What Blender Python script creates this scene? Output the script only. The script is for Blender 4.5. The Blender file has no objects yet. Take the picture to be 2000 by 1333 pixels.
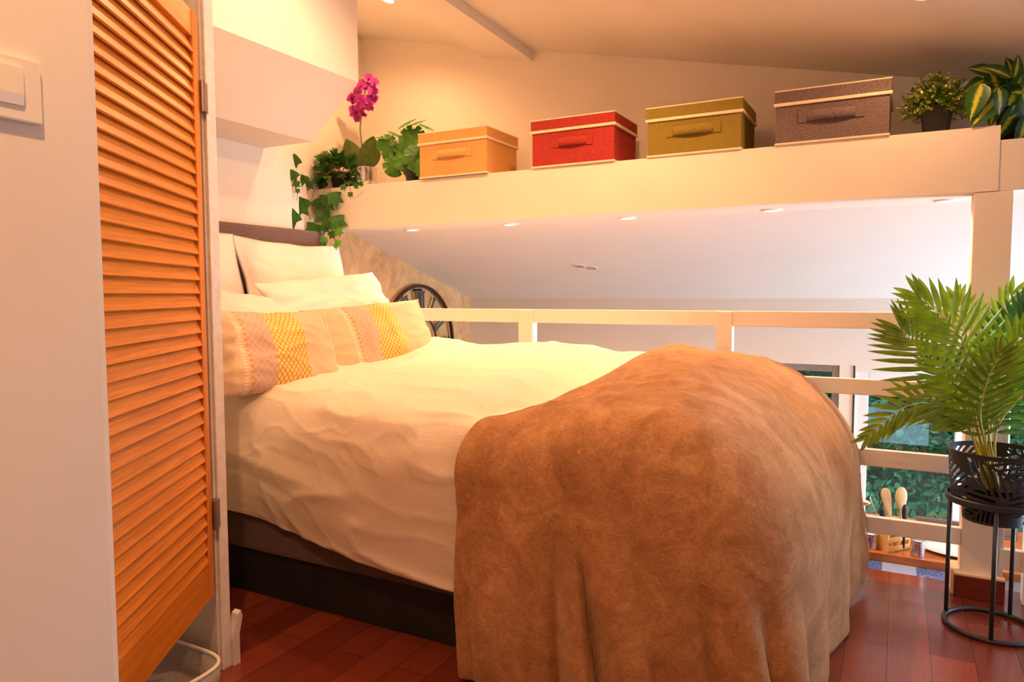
import bpy, bmesh, math, random
from mathutils import Vector, Matrix, noise, Euler
random.seed(7)
C = bpy.context.scene.collection
SC = bpy.context.scene
PI = math.pi
# ------------------------------------------------------------------ camera
F_PX, YAW, PITCH, ROLL = 1405.5, .49220, .065379, -.0028717
CAM = Vector((0, 0, 1.2))
def cam_axes():
    f = Vector((-math.sin(YAW)*math.cos(PITCH), math.cos(YAW)*math.cos(PITCH), -math.sin(PITCH)))
    r = Vector((math.cos(YAW), math.sin(YAW), 0)); u = r.cross(f)
    c, s = math.cos(ROLL), math.sin(ROLL)
    return c*r+s*u, -s*r+c*u, f
_r, _u, _f = cam_axes()
cd = bpy.data.cameras.new('camera'); cam = bpy.data.objects.new('camera', cd); C.objects.link(cam)
m = Matrix((_r, _u, -_f)).transposed().to_4x4(); m.translation = CAM; cam.matrix_world = m
cd.sensor_width = 36; cd.lens = F_PX/2000*36; cd.clip_start = .02
SC.camera = cam
def at(px, py, ax, v):
    """world point where the sight line through a pixel meets the plane axis = v"""
    d = _f + _r*((px-1000)/F_PX) - _u*((py-666.5)/F_PX)
    i = 'xyz'.index(ax); t = (v-CAM[i])/d[i]
    return CAM + d*t
# ------------------------------------------------------------------ view and world
SC.view_settings.view_transform = 'Standard'; SC.view_settings.look = 'None'
SC.view_settings.exposure = 0.0; SC.view_settings.gamma = 1; SC.view_settings.use_curve_mapping = False
W = bpy.data.worlds.new('world'); SC.world = W; W.use_nodes = True
bgn = W.node_tree.nodes['Background']; bgn.inputs[0].default_value = (.80, .90, 1.0, 1); bgn.inputs[1].default_value = 3.6
sd = bpy.data.lights.new('sun', 'SUN'); sd.energy = 5.0; sd.angle = .02; sd.color = (1, .93, .82)
sun = bpy.data.objects.new('sun', sd); C.objects.link(sun); sun.rotation_euler = Vector((.35, .30, -.88)).to_track_quat('-Z', 'Y').to_euler()
# added area lamp outside the unseen side window, brightens the lower room soffit
ad = bpy.data.lights.new('added_side_lamp', 'AREA'); ad.shape = 'RECTANGLE'; ad.size = 1.3; ad.size_y = 1.7; ad.energy = 215; ad.color = (.74, .86, 1.0)
al = bpy.data.objects.new('added_side_lamp', ad); C.objects.link(al); al.location = (2.95, 4.25, -.1); al.rotation_euler = Vector((-1, -.02, .28)).to_track_quat('-Z', 'Y').to_euler()
WARM = (1.0, .50, .215)
LAMP_CEIL, LAMP_BEAM = 84.0, 27.0
# ------------------------------------------------------------------ materials
def srgb(r, g, b):
    return tuple(((c/255)/12.92 if c/255 <= .04045 else ((c/255+.055)/1.055)**2.4) for c in (r, g, b))+(1,)
def lin(c): return tuple(c)+(1,) if len(c) == 3 else c
class MT:
    def __init__(s, name):
        s.m = bpy.data.materials.new(name); s.m.use_nodes = True; s.t = s.m.node_tree; s.n = s.t.nodes
        s.b = s.n['Principled BSDF']; s.out = s.n['Material Output']
    def new(s, k, **kw):
        n = s.n.new(k)
        for a, v in kw.items():
            if hasattr(n, a): setattr(n, a, v)
            else: n.inputs[a.replace('_', ' ')].default_value = v
        return n
    def l(s, a, b): s.t.links.new(a, b)
    def coords(s, kind='Object', scale=(1, 1, 1), rot=(0, 0, 0)):
        tc = s.new('ShaderNodeTexCoord'); mp = s.new('ShaderNodeMapping')
        mp.inputs['Scale'].default_value = scale; mp.inputs['Rotation'].default_value = rot
        s.l(tc.outputs[kind], mp.inputs[0]); return mp.outputs[0]
    def ramp(s, fac, stops):
        r = s.new('ShaderNodeValToRGB'); e = r.color_ramp.elements
        while len(e) < len(stops): e.new(.5)
        for i, (p, c) in enumerate(stops): e[i].position = p; e[i].color = lin(c)
        s.l(fac, r.inputs[0]); return r.outputs[0]
    def noise(s, vec, scale, detail=4, rough=.55, dist=0):
        n = s.new('ShaderNodeTexNoise'); n.inputs['Scale'].default_value = scale; n.inputs['Detail'].default_value = detail
        n.inputs['Roughness'].default_value = rough; n.inputs['Distortion'].default_value = dist
        s.l(vec, n.inputs['Vector']); return n.outputs[0]
    def math(s, op, a, b=None):
        n = s.new('ShaderNodeMath', operation=op)
        for i, v in enumerate((a, b)):
            if v is None: continue
            if isinstance(v, (int, float)): n.inputs[i].default_value = v
            else: s.l(v, n.inputs[i])
        return n.outputs[0]
    def mix(s, fac, a, b):
        n = s.new('ShaderNodeMix', data_type='RGBA')
        for i, v in ((0, fac), (6, a), (7, b)):
            if isinstance(v, (int, float)): n.inputs[i].default_value = v
            elif isinstance(v, tuple): n.inputs[i].default_value = lin(v)
            else: s.l(v, n.inputs[i])
        return n.outputs[2]
    def bump(s, h, strength=.3, dist=.01):
        n = s.new('ShaderNodeBump'); n.inputs['Strength'].default_value = strength; n.inputs['Distance'].default_value = dist
        s.l(h, n.inputs['Height']); s.l(n.outputs[0], s.b.inputs['Normal'])
def simple(name, col, rough=.5, metal=0, var=.12, nscale=6, bump=0, bscale=60, spec=.5, sheen=0):
    M = MT(name); b = M.b; b.inputs['Roughness'].default_value = rough; b.inputs['Metallic'].default_value = metal
    b.inputs['Specular IOR Level'].default_value = spec
    v = M.coords()
    f = M.noise(v, nscale, 4)
    lo = tuple(c*(1-var) for c in col[:3]); hi = tuple(min(1, c*(1+var)) for c in col[:3])
    M.l(M.ramp(f, [(.3, lo), (.7, hi)]), b.inputs['Base Color'])
    if bump: M.bump(M.noise(v, bscale, 5), bump, .004)
    if sheen: b.inputs['Sheen Weight'].default_value = sheen; b.inputs['Sheen Roughness'].default_value = .5
    return M.m
def wood(name, c1, c2, scale, rough=.45, axis_scale=(.6, 26, 26), rings=1.0):
    M = MT(name); M.b.inputs['Roughness'].default_value = rough
    v = M.coords('Object', axis_scale)
    n = M.noise(v, scale, 6, .6, 1.2*rings)
    w = M.new('ShaderNodeTexWave'); w.wave_type = 'BANDS'; w.bands_direction = 'DIAGONAL'; w.inputs['Scale'].default_value = scale*.7
    w.inputs['Distortion'].default_value = 7; w.inputs['Detail'].default_value = 3; M.l(v, w.inputs[0])
    f = M.math('ADD', M.math('MULTIPLY', n, .95), M.math('MULTIPLY', w.outputs[1], .05))
    M.l(M.ramp(f, [(.3, c1), (.65, c2)]), M.b.inputs['Base Color']); M.bump(f, .12, .002)
    return M.m
def fabric(name, col, weave=500, var=.18, rough=.9, bump=.35, big=0, sheen=.2):
    M = MT(name); b = M.b; b.inputs['Roughness'].default_value = rough; b.inputs['Specular IOR Level'].default_value = .2
    v = M.coords(); n1 = M.noise(M.coords('Object', (1, 1, .25)), weave, 3, .7); n2 = M.noise(M.coords('Object', (.25, .25, 1)), weave, 3, .7)
    f = M.math('MULTIPLY', M.math('ADD', n1, n2), .5)
    lo = tuple(c*(1-var*2) for c in col[:3]); hi = tuple(min(1, c*(1+var)) for c in col[:3])
    M.l(M.ramp(f, [(.38, lo), (.62, hi)]), b.inputs['Base Color'])
    b.inputs['Sheen Weight'].default_value = sheen
    h = f
    if big: h = M.math('ADD', f, M.math('MULTIPLY', M.noise(v, big, 4), 2.5))
    M.bump(h, bump, .003)
    return M.m
M_WALL = simple('white_plaster', (.82, .755, .665), .75, var=.02, nscale=3, bump=.06, bscale=90, spec=.25)
M_CEIL = simple('ceiling_paint', (.80, .765, .72), .6, var=.02, nscale=2, bump=.04, bscale=60, spec=.3)
M_TRIM = simple('white_gloss_paint', (.82, .77, .72), .35, var=.03, nscale=5, bump=.04, bscale=50)
M_OLDTRIM = simple('worn_white_paint', (.78, .72, .66), .5, var=.1, nscale=30, bump=.3, bscale=120)
M_PLASTIC = simple('ivory_plastic', (.84, .78, .66), .3, var=.02)
M_BLACK = simple('black_metal', (.034, .046, .062), .42, metal=.35, var=.2)
M_BLACKPL = simple('black_plastic', (.022, .021, .024), .5, var=.15)
M_BASE = simple('black_bed_base_paint', (.012, .011, .012), .6, var=.3)
M_CHROME = simple('brushed_steel', (.72, .72, .74), .22, metal=1, var=.05, nscale=30)
M_HINGE = simple('bronze_hinge_metal', (.30, .22, .19), .35, metal=.85, var=.15)
M_PINE = wood('orange_pine', (.50, .135, .010), (.76, .255, .024), 5, .42)
M_PINEV = wood('orange_pine_stile', (.50, .135, .010), (.74, .25, .024), 5, .42, (14, 14, 1))
M_SPOON = wood('pale_beech', (.72, .44, .18), (.86, .60, .30), 6, .5, (14, 14, 1))
M_CRATE = wood('bamboo', (.80, .44, .12), (.92, .58, .22), 6, .45)
M_COUNTER = wood('glossy_orange_counter_wood', (.42, .12, .03), (.66, .24, .06), 3, .16, (1.2, 10, 10))
M_SOIL = simple('dark_soil', (.04, .026, .016), .95, var=.4, nscale=60, bump=.6)
M_CREAM = simple('cream_binding', (.84, .66, .47), .85, var=.05, nscale=40, bump=.2, bscale=300)
M_PORC = simple('white_porcelain', (.85, .86, .88), .2, var=.02)
M_STEEL_TRAY = simple('grey_tray_metal', (.35, .38, .42), .3, metal=.7)
M_WINWHITE = simple('white_window_paint', (.82, .83, .85), .35, var=.02)
M_WINGREY = simple('grey_aluminium_frame', (.30, .29, .28), .4, metal=.5)
M_BAND = fabric('brown_grey_upholstery', (.13, .085, .075), 260, .2)
M_HEADB = fabric('taupe_headboard_fabric', (.20, .13, .12), 260, .15)
M_BIN = fabric('grey_felt', (.42, .38, .36), 400, .15)
M_GREYIN = simple('white_piping', (.78, .74, .70), .7, var=.05)

def mat_duvet():
    M = MT('white_ribbed_cotton'); b = M.b; b.inputs['Roughness'].default_value = .85; b.inputs['Specular IOR Level'].default_value = .2
    b.inputs['Base Color'].default_value = (.86, .77, .665, 1); b.inputs['Sheen Weight'].default_value = .15
    v = M.coords('Object', (1, 1, 1))
    w = M.new('ShaderNodeTexWave'); w.wave_type = 'BANDS'; w.bands_direction = 'Z'; w.inputs['Scale'].default_value = 55; w.inputs['Distortion'].default_value = .6
    M.l(v, w.inputs[0])
    n = M.noise(v, 9, 5, .6, .6); n3 = M.noise(v, 34, 3)
    h = M.math('ADD', M.math('ADD', M.math('MULTIPLY', w.outputs[1], .06), M.math('MULTIPLY', n, 1.4)), M.math('MULTIPLY', n3, .25))
    M.bump(h, .3, .012); return M.m
M_DUVET = mat_duvet()
def mat_pillow():
    M = MT('white_pillow_cotton'); b = M.b; b.inputs['Roughness'].default_value = .85; b.inputs['Specular IOR Level'].default_value = .2
    b.inputs['Base Color'].default_value = (.87, .82, .765, 1)
    v = M.coords(); n = M.noise(v, 6, 4, .55, 1.2); M.bump(n, .35, .02); return M.m
M_PILLOW = mat_pillow()
def mat_blanket():
    M = MT('tan_plush_fleece'); b = M.b; b.inputs['Roughness'].default_value = .95; b.inputs['Specular IOR Level'].default_value = .1
    v = M.coords()
    big = M.noise(v, 5.5, 5, .6, 1.6); fine = M.noise(v, 170, 3, .8); mid = M.noise(v, 38, 4, .7, 1.0)
    f = M.math('ADD', M.math('MULTIPLY', big, .42), M.math('ADD', M.math('MULTIPLY', fine, .30), M.math('MULTIPLY', mid, .28)))
    M.l(M.ramp(f, [(.36, (.28, .13, .058)), (.50, (.43, .222, .108)), (.64, (.62, .36, .195))]), b.inputs['Base Color'])
    b.inputs['Sheen Weight'].default_value = .55; b.inputs['Sheen Roughness'].default_value = .35; b.inputs['Sheen Tint'].default_value = (1, .82, .6, 1)
    h = M.math('ADD', M.math('ADD', M.math('MULTIPLY', fine, .35), M.math('MULTIPLY', mid, .5)), M.math('MULTIPLY', big, .9))
    M.bump(h, .6, .012); return M.m
M_BLANKET = mat_blanket()
def mat_floor():
    M = MT('red_brown_parquet'); b = M.b; b.inputs['Roughness'].default_value = .24
    v = M.coords('Object', (1, 1, 1), (0, 0, PI/2))
    br = M.new('ShaderNodeTexBrick'); br.offset = .37; br.offset_frequency = 2; br.squash = 1
    br.inputs['Scale'].default_value = 1; br.inputs['Mortar Size'].default_value = .0012; br.inputs['Mortar Smooth'].default_value = .2
    br.inputs['Brick Width'].default_value = .9; br.inputs['Row Height'].default_value = .127; br.inputs['Bias'].default_value = 0
    br.inputs['Color1'].default_value = (0, 0, 0, 1); br.inputs['Color2'].default_value = (1, 1, 1, 1); br.inputs['Mortar'].default_value = (.5, .5, .5, 1)
    M.l(v, br.inputs[0])
    g = M.noise(M.coords('Object', (40, 2.2, 1)), 2.5, 6, .6, .6)
    blot = M.noise(M.coords(), 5, 4)
    f = M.math('ADD', M.math('MULTIPLY', br.outputs[0], .5), M.math('ADD', M.math('MULTIPLY', g, .3), M.math('MULTIPLY', blot, .2)))
    c = M.ramp(f, [(.1, (.105, .018, .010)), (.5, (.185, .034, .018)), (.9, (.32, .068, .028))])
    c2 = M.mix(br.outputs[1], c, (.03, .008, .005)); M.l(c2, b.inputs['Base Color'])
    M.bump(M.math('SUBTRACT', M.math('MULTIPLY', g, .15), br.outputs[1]), .25, .002)
    M.l(M.math('ADD', M.math('MULTIPLY', blot, .16), .16), b.inputs['Roughness'])
    return M.m
M_FLOOR = mat_floor()
M_REDSKIRT = wood('dark_red_skirting_wood', (.10, .014, .008), (.17, .028, .014), 4, .35, (2, 12, 12))
def mat_stone():
    M = MT('exposed_stone_wall'); b = M.b; b.inputs['Roughness'].default_value = .9
    v = M.coords(); n = M.noise(v, 3.2, 8, .65, 1.4); n2 = M.noise(v, 11, 6, .7)
    vo = M.new('ShaderNodeTexVoronoi', feature='DISTANCE_TO_EDGE'); vo.inputs['Scale'].default_value = 3.2
    dv = M.new('ShaderNodeVectorMath', operation='ADD'); nn = M.new('ShaderNodeTexNoise'); nn.inputs['Scale'].default_value = 4; M.l(v, nn.inputs['Vector'])
    M.l(v, dv.inputs[0]); M.l(nn.outputs[1], dv.inputs[1]); M.l(dv.outputs[0], vo.inputs['Vector'])
    f = M.math('ADD', M.math('MULTIPLY', n, .6), M.math('MULTIPLY', n2, .4))
    c = M.ramp(f, [(.3, (.42, .22, .09)), (.46, (.66, .36, .15)), (.6, (.78, .48, .23)), (.75, (.80, .60, .38))])
    crack = M.ramp(vo.outputs[0], [(0, (.55, .55, .55)), (.05, (1, 1, 1))])
    mx = M.new('ShaderNodeMix', data_type='RGBA', blend_type='MULTIPLY'); mx.inputs[0].default_value = .18
    M.l(c, mx.inputs[6]); M.l(crack, mx.inputs[7]); M.l(mx.outputs[2], b.inputs['Base Color'])
    M.bump(f, .7, .03); return M.m
M_STONE = mat_stone()
def mat_tile():
    M = MT('blue_patterned_tile'); b = M.b; b.inputs['Roughness'].default_value = .2
    v = M.coords('Object', (1, 1, 1))
    n = M.noise(v, 75, 6, .75, 3.5)
    ck = M.new('ShaderNodeTexChecker'); ck.inputs['Scale'].default_value = 7.6; ck.inputs[1].default_value = (0, 0, 0, 1); ck.inputs[2].default_value = (1, 1, 1, 1)
    mp = M.new('ShaderNodeMapping'); mp.inputs['Scale'].default_value = (1, .01, .01); mp.inputs['Location'].default_value = (.03, .3, .3); M.l(v, mp.inputs[0]); M.l(mp.outputs[0], ck.inputs[0])
    a = M.ramp(n, [(.40, (.010, .04, .26)), (.52, (.03, .12, .50)), (.60, (.45, .62, .95))])
    c = M.ramp(n, [(.34, (.03, .07, .3)), (.44, (.30, .45, .82)), (.6, (.46, .62, .95))])
    M.l(M.mix(ck.outputs[1], c, a), b.inputs['Base Color']); return M.m
M_TILE = mat_tile()
def mat_glass():
    M = MT('window_glass'); M.n.remove(M.b)
    tr = M.new('ShaderNodeBsdfTransparent'); tr.inputs[0].default_value = (.93, .97, 1, 1); gl = M.new('ShaderNodeBsdfGlossy'); gl.inputs['Roughness'].default_value = .02
    lw = M.new('ShaderNodeFresnel'); lw.inputs[0].default_value = 1.45
    mx = M.new('ShaderNodeMixShader'); M.l(lw.outputs[0], mx.inputs[0]); M.l(tr.outputs[0], mx.inputs[1]); M.l(gl.outputs[0], mx.inputs[2]); M.l(mx.outputs[0], M.out.inputs[0]); return M.m
M_GLASS = mat_glass()
def mat_blue_panel():
    M = MT('translucent_pale_blue'); M.n.remove(M.b)
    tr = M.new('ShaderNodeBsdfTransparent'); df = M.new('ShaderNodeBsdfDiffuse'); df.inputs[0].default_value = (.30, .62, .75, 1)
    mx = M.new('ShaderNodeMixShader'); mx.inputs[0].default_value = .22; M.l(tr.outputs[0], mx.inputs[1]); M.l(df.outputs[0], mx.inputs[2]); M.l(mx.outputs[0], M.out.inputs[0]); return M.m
M_BLUEPANEL = mat_blue_panel()
def mat_emit(name, col, s):
    M = MT(name); M.b.inputs['Base Color'].default_value = (.8, .7, .6, 1); M.b.inputs['Emission Color'].default_value = lin(col); M.b.inputs['Emission Strength'].default_value = s; return M.m
M_LENS = mat_emit('lit_lamp_lens', (1, .78, .50), 14)
def leaf_mat(name, dark, light, rough=.4, trans=.25, scale=25):
    M = MT(name); b = M.b; b.inputs['Roughness'].default_value = rough
    v = M.coords(); n = M.noise(v, scale, 3)
    c = M.ramp(n, [(.3, dark), (.7, light)]); M.l(c, b.inputs['Base Color'])
    tl = M.new('ShaderNodeBsdfTranslucent'); M.l(c, tl.inputs[0]); mx = M.new('ShaderNodeMixShader'); mx.inputs[0].default_value = trans
    M.l(b.outputs[0], mx.inputs[1]); M.l(tl.outputs[0], mx.inputs[2]); M.l(mx.outputs[0], M.out.inputs[0]); return M.m
def leaf_uv_mat(name, edge, mid, core, w0=.25, w1=.6, rough=.35):
    M = MT(name); b = M.b; b.inputs['Roughness'].default_value = rough
    tc = M.new('ShaderNodeTexCoord'); sp = M.new('ShaderNodeSeparateXYZ'); M.l(tc.outputs['UV'], sp.inputs[0])
    a = M.math('ABSOLUTE', M.math('SUBTRACT', M.math('MULTIPLY', sp.outputs[0], 2), 1))
    n = M.noise(M.coords('Object'), 70, 3); a = M.math('ADD', a, M.math('MULTIPLY', M.math('SUBTRACT', n, .5), .45))
    c = M.ramp(a, [(w0*.5, core), (w0, mid), (w1, edge)]); M.l(c, b.inputs['Base Color'])
    return M.m
M_IVY = leaf_mat('ivy_green', (.020, .095, .010), (.05, .19, .018))
M_IVYL = leaf_mat('bright_ivy_green', (.09, .30, .02), (.20, .45, .04))
M_MONST = leaf_mat('monstera_green', (.035, .16, .012), (.11, .32, .025), .35)
M_ORCHLEAF = leaf_mat('olive_orchid_leaf', (.05, .10, .012), (.11, .17, .03), .35)
M_ORCH = leaf_uv_mat('magenta_orchid_petal', (.42, .012, .27), (.36, .015, .26), (.20, .0, .13), .12, .5, .6)
M_STEM = simple('green_stem', (.14, .17, .03), .5)
M_VINE = simple('brown_vine', (.16, .06, .03), .7)
M_PALM = leaf_mat('palm_green', (.14, .32, .015), (.32, .56, .03), .4, .3)
M_PALMD = leaf_mat('olive_palm_green', (.11, .20, .012), (.24, .34, .025), .4, .3)
M_PALMB = leaf_mat('dark_palm_green', (.03, .13, .02), (.08, .26, .03), .4, .3)
M_PALMS = simple('yellow_green_palm_stem', (.46, .44, .03), .4, var=.2)
M_SHRUB = leaf_mat('yellow_green_shrub', (.09, .20, .015), (.26, .40, .04), .5, .3)
M_BLOSSOM = simple('pale_yellow_blossom', (.78, .72, .30), .6)
M_POTHOS = leaf_uv_mat('variegated_pothos', (.025, .10, .015), (.10, .26, .02), (.60, .58, .05), .26, .40)
M_HEDGE = leaf_mat('garden_leaf_green', (.03, .15, .012), (.14, .38, .03), .35, .4, 3)
M_HEDGE2 = leaf_mat('garden_blue_green', (.014, .085, .045), (.07, .26, .12), .35, .4, 3)
M_GRASS = simple('garden_soil_green', (.035, .07, .02), .9, var=.3)
M_TERR = simple('pale_terrace_concrete', (.62, .60, .56), .9, var=.08, nscale=2)
M_BARK = simple('bark', (.12, .085, .06), .9, var=.3, bump=.5)
# ------------------------------------------------------------------ mesh helpers
class MB:
    def __init__(s): s.v = []; s.f = []; s.uv = {}
    def add(s, vs, fs, uvs=None):
        o = len(s.v); s.v += [Vector(p) for p in vs]
        for k, f in enumerate(fs):
            s.f.append(tuple(i+o for i in f))
            if uvs: s.uv[len(s.f)-1] = [uvs[i] for i in f]
        return s
    def box(s, lo, hi, bev=0):
        if bev:
            bm = bmesh.new(); bmesh.ops.create_cube(bm, size=1)
            for v in bm.verts: v.co = Vector([(lo[i]+hi[i])/2+v.co[i]*(hi[i]-lo[i]) for i in range(3)])
            bmesh.ops.bevel(bm, geom=bm.edges[:], offset=bev, segments=2, affect='EDGES', profile=.6)
            bm.verts.index_update(); s.add([v.co.copy() for v in bm.verts], [[v.index for v in f.verts] for f in bm.faces]); bm.free(); return s
        x0, y0, z0 = lo; x1, y1, z1 = hi
        return s.add([(x0,y0,z0),(x1,y0,z0),(x1,y1,z0),(x0,y1,z0),(x0,y0,z1),(x1,y0,z1),(x1,y1,z1),(x0,y1,z1)],
                     [(0,3,2,1),(4,5,6,7),(0,1,5,4),(1,2,6,5),(2,3,7,6),(3,0,4,7)])
    def prism(s, pts, axis, a, b):
        """closed polygon pts (2D) extruded along axis from a to b"""
        n = len(pts)
        def P(p, t): return {'x': (t, p[0], p[1]), 'y': (p[0], t, p[1]), 'z': (p[0], p[1], t)}[axis]
        return s.add([P(p, a) for p in pts]+[P(p, b) for p in pts],
                     [tuple(range(n))[::-1], tuple(range(n, 2*n))]+[(i, (i+1) % n, n+(i+1) % n, n+i) for i in range(n)])
    def lathe(s, prof, c=(0, 0, 0), n=32, cap=True):
        k = len(prof); vs = []
        for i in range(n):
            a = 2*PI*i/n
            for r, z in prof: vs.append((c[0]+r*math.cos(a), c[1]+r*math.sin(a), c[2]+z))
        fs = [(i*k+j, ((i+1) % n)*k+j, ((i+1) % n)*k+j+1, i*k+j+1) for i in range(n) for j in range(k-1)]
        s.add(vs, fs)
        if cap:
            o = len(s.v)-len(vs)
            if prof[0][0] > 1e-5: s.f.append(tuple(o+i*k for i in range(n))[::-1])
            if prof[-1][0] > 1e-5: s.f.append(tuple(o+i*k+k-1 for i in range(n)))
        return s
    def tube(s, pts, r, n=10, closed=False, r2=None):
        pts = [Vector(p) for p in pts]; N = len(pts); vs = []
        up = Vector((0, 0, 1)); last = None
        for i, p in enumerate(pts):
            if closed: t = pts[(i+1) % N]-pts[i-1]
            else: t = pts[min(i+1, N-1)]-pts[max(i-1, 0)]
            t.normalize()
            if last is None:
                a = t.cross(up if abs(t.z) < .9 else Vector((1, 0, 0))).normalized()
            else:
                a = (last-t*last.dot(t)); a = a.normalized() if a.length > 1e-6 else t.orthogonal().normalized()
            last = a; b = t.cross(a)
            rr = r if r2 is None else r+(r2-r)*i/(N-1)
            for j in range(n):
                g = 2*PI*j/n; vs.append(p+a*math.cos(g)*rr+b*math.sin(g)*rr)
        M = N if closed else N-1
        fs = [(i*n+j, i*n+(j+1) % n, ((i+1) % N)*n+(j+1) % n, ((i+1) % N)*n+j) for i in range(M) for j in range(n)]
        o = len(s.v); s.add(vs, fs)
        if not closed: s.f.append(tuple(o+j for j in range(n))[::-1]); s.f.append(tuple(o+(N-1)*n+j for j in range(n)))
        return s
    def grid(s, fn, nu, nv, wrapu=False):
        vs = []; uv = []
        for i in range(nu+(0 if wrapu else 1)):
            for j in range(nv+1): vs.append(fn(i/nu, j/nv)); uv.append((i/nu, j/nv))
        m_ = nu if wrapu else nu+1
        fs = [(i*(nv+1)+j, ((i+1) % m_)*(nv+1)+j, ((i+1) % m_)*(nv+1)+j+1, i*(nv+1)+j+1) for i in range(nu) for j in range(nv)]
        return s.add(vs, fs, uv)
    def xform(s, M, start=0):
        for i in range(start, len(s.v)): s.v[i] = M @ s.v[i]
        return s
    def merge(s, o, M=None):
        b = len(s.v); fo = len(s.f)
        s.v += [(M @ v) if M else v.copy() for v in o.v]; s.f += [tuple(i+b for i in f) for f in o.f]
        for k, u in o.uv.items(): s.uv[k+fo] = u
        return s
def build(name, mb, mat, root=None, parent=None, smooth=False, local=False, recalc=False):
    off = Vector((0, 0, 0)) if (root is None or local) else root.location
    me = bpy.data.meshes.new(name); me.from_pydata([tuple(v-off) for v in mb.v], [], mb.f)
    if mb.uv:
        L = me.uv_layers.new(name='uv')
        for p in me.polygons:
            u = mb.uv.get(p.index)
            if u:
                for k, li in enumerate(p.loop_indices): L.data[li].uv = u[k]
    if recalc:
        bm = bmesh.new(); bm.from_mesh(me); bmesh.ops.recalc_face_normals(bm, faces=bm.faces[:]); bm.to_mesh(me); bm.free()
    me.materials.append(mat)
    if smooth: me.polygons.foreach_set('use_smooth', [True]*len(me.polygons))
    me.update()
    o = bpy.data.objects.new(name, me); C.objects.link(o)
    if parent or root: o.parent = parent or root
    return o
def tag(o, label=None, cat=None, group=None, kind=None):
    if label: o['label'] = label
    if cat: o['category'] = cat
    if group: o['group'] = group
    if kind: o['kind'] = kind
    return o
def thing(name, loc, label, cat, group=None):
    o = bpy.data.objects.new(name, None); o.empty_display_size = .05; C.objects.link(o); o.location = loc
    return tag(o, label, cat, group)
def struct(name, mb, mat, **kw): return tag(build(name, mb, mat, **kw), kind='structure')
def copy_tree(o, parent=None):
    c = o.copy(); C.objects.link(c)
    if parent: c.parent = parent
    for ch in list(o.children): copy_tree(ch, c)
    return c
def lerp(a, b, t): return a+(b-a)*t
def interp(keys, t):
    """smooth interpolation through (t, value...) keys"""
    if t <= keys[0][0]: return keys[0][1]
    for (a, va), (b, vb) in zip(keys, keys[1:]):
        if t <= b:
            k = (t-a)/(b-a)
            return tuple(lerp(p, q, k) for p, q in zip(va, vb)) if isinstance(va, tuple) else lerp(va, vb, k)
    return keys[-1][1]
def catmull(pts, n):
    P = [Vector(p) for p in pts]; P = [P[0]*2-P[1]]+P+[P[-1]*2-P[-2]]; out = []
    m_ = len(P)-3
    for i in range(n+1):
        t = i/n*m_; k = min(int(t), m_-1); t -= k; a, b, c, d = P[k:k+4]
        out.append(.5*((2*b)+(c-a)*t+(2*a-5*b+4*c-d)*t*t+(3*b-a-3*c+d)*t**3))
    return out
def nz(x, y, z=0): return noise.noise(Vector((x, y, z)))
def sstep(a, b, x):
    t = max(0, min(1, (x-a)/(b-a))); return t*t*(3-2*t)
# ================================================================== SETTING
XW, XR, YB, YF, YW = -3.1, 2.6, -1.5, 3.437, 5.05     # side walls, wall behind, floor edge, window wall
ZL = -.95                                              # lower floor
def ceil_z(x, y): return 2.17-.22*x-.13*(y-3.75)
# floors
struct('floor', MB().box((XW-.1, YB, -.16), (XR, YF, 0)), M_FLOOR)
struct('floor_lower', MB().box((XW-.1, YF-.5, ZL-.1), (XR, YW+.2, ZL)), M_TERR)
struct('trim_1', MB().box((XW, YF-.03, ZL), (XR, YF, -.16)), M_WALL)
# left wall with the switch, rounded outer corner, and the return wall of the closet
struct('wall_left', MB().box((-1.16, YB, 0), (-1.03, .655, 3.35), .012), M_WALL)
struct('wall_closet_side', MB().box((-2.75, .50, 0), (-1.161, .60, 3.3)), M_WALL)
struct('wall_closet_back', MB().box((-2.75, .601, 0), (-2.65, 1.520, 3.3)), M_WALL)
struct('wall_partition', MB().box((XW, 1.521, 0), (-1.893, 1.556, 3.3)), M_WALL)
struct('wall_left_alcove', MB().box((XW-.12, 1.40, -.16), (XW, 3.299, 3.3)), M_WALL)
struct('wall_left_stone', MB().box((XW-.12, 3.30, ZL), (XW, YW, 1.70)), M_STONE)
struct('wall_left_upper', MB().box((XW-.12, 3.30, 1.701), (XW, 3.86, 3.3)).box((XW-.12, 3.861, 1.701), (XW, YW, 1.9)), M_WALL)
struct('wall_rear', MB().box((-1.16, YB-.12, 0), (XR, YB, 3.4)), M_WALL)
# upper back wall behind the shelf
struct('wall_back_upper', MB().prism([(XW-.1, 1.72), (XR, 1.72), (XR, 1.9), (XW-.1, 3.3)], 'y', 3.75, 3.85), M_WALL)
# ceiling: one sloped slab
def ceiling():
    mb = MB(); x0, x1, y0, y1 = XW-.12, XR+.1, YB-.12, 3.85
    q = [(x0, y0), (x1, y0), (x1, y1), (x0, y1)]
    mb.add([(x, y, ceil_z(x, y)) for x, y in q]+[(x, y, ceil_z(x, y)+.12) for x, y in q],
           [(0,1,2,3),(7,6,5,4),(0,4,5,1),(1,5,6,2),(2,6,7,3),(3,7,4,0)][::1])
    return mb
struct('ceiling', ceiling(), M_CEIL)
# slanted rafter under the ceiling
def rafter():
    mb = MB(); dx = .197; ww = .335; dp = .06; vs = []
    for y in (YB, 3.75):
        xr = -1.868+dx*(y-3.75)
        for x, t in ((xr-ww, 0), (xr, 0), (xr, 1), (xr-ww, 1)):
            vs.append((x, y, ceil_z(x, y)-(dp if t == 0 else -.02)))
    return mb.add(vs, [(0,1,2,3),(4,7,6,5),(0,4,5,1),(1,5,6,2),(2,6,7,3),(3,7,4,0)])
struct('trim_2', rafter(), M_CEIL)
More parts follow.
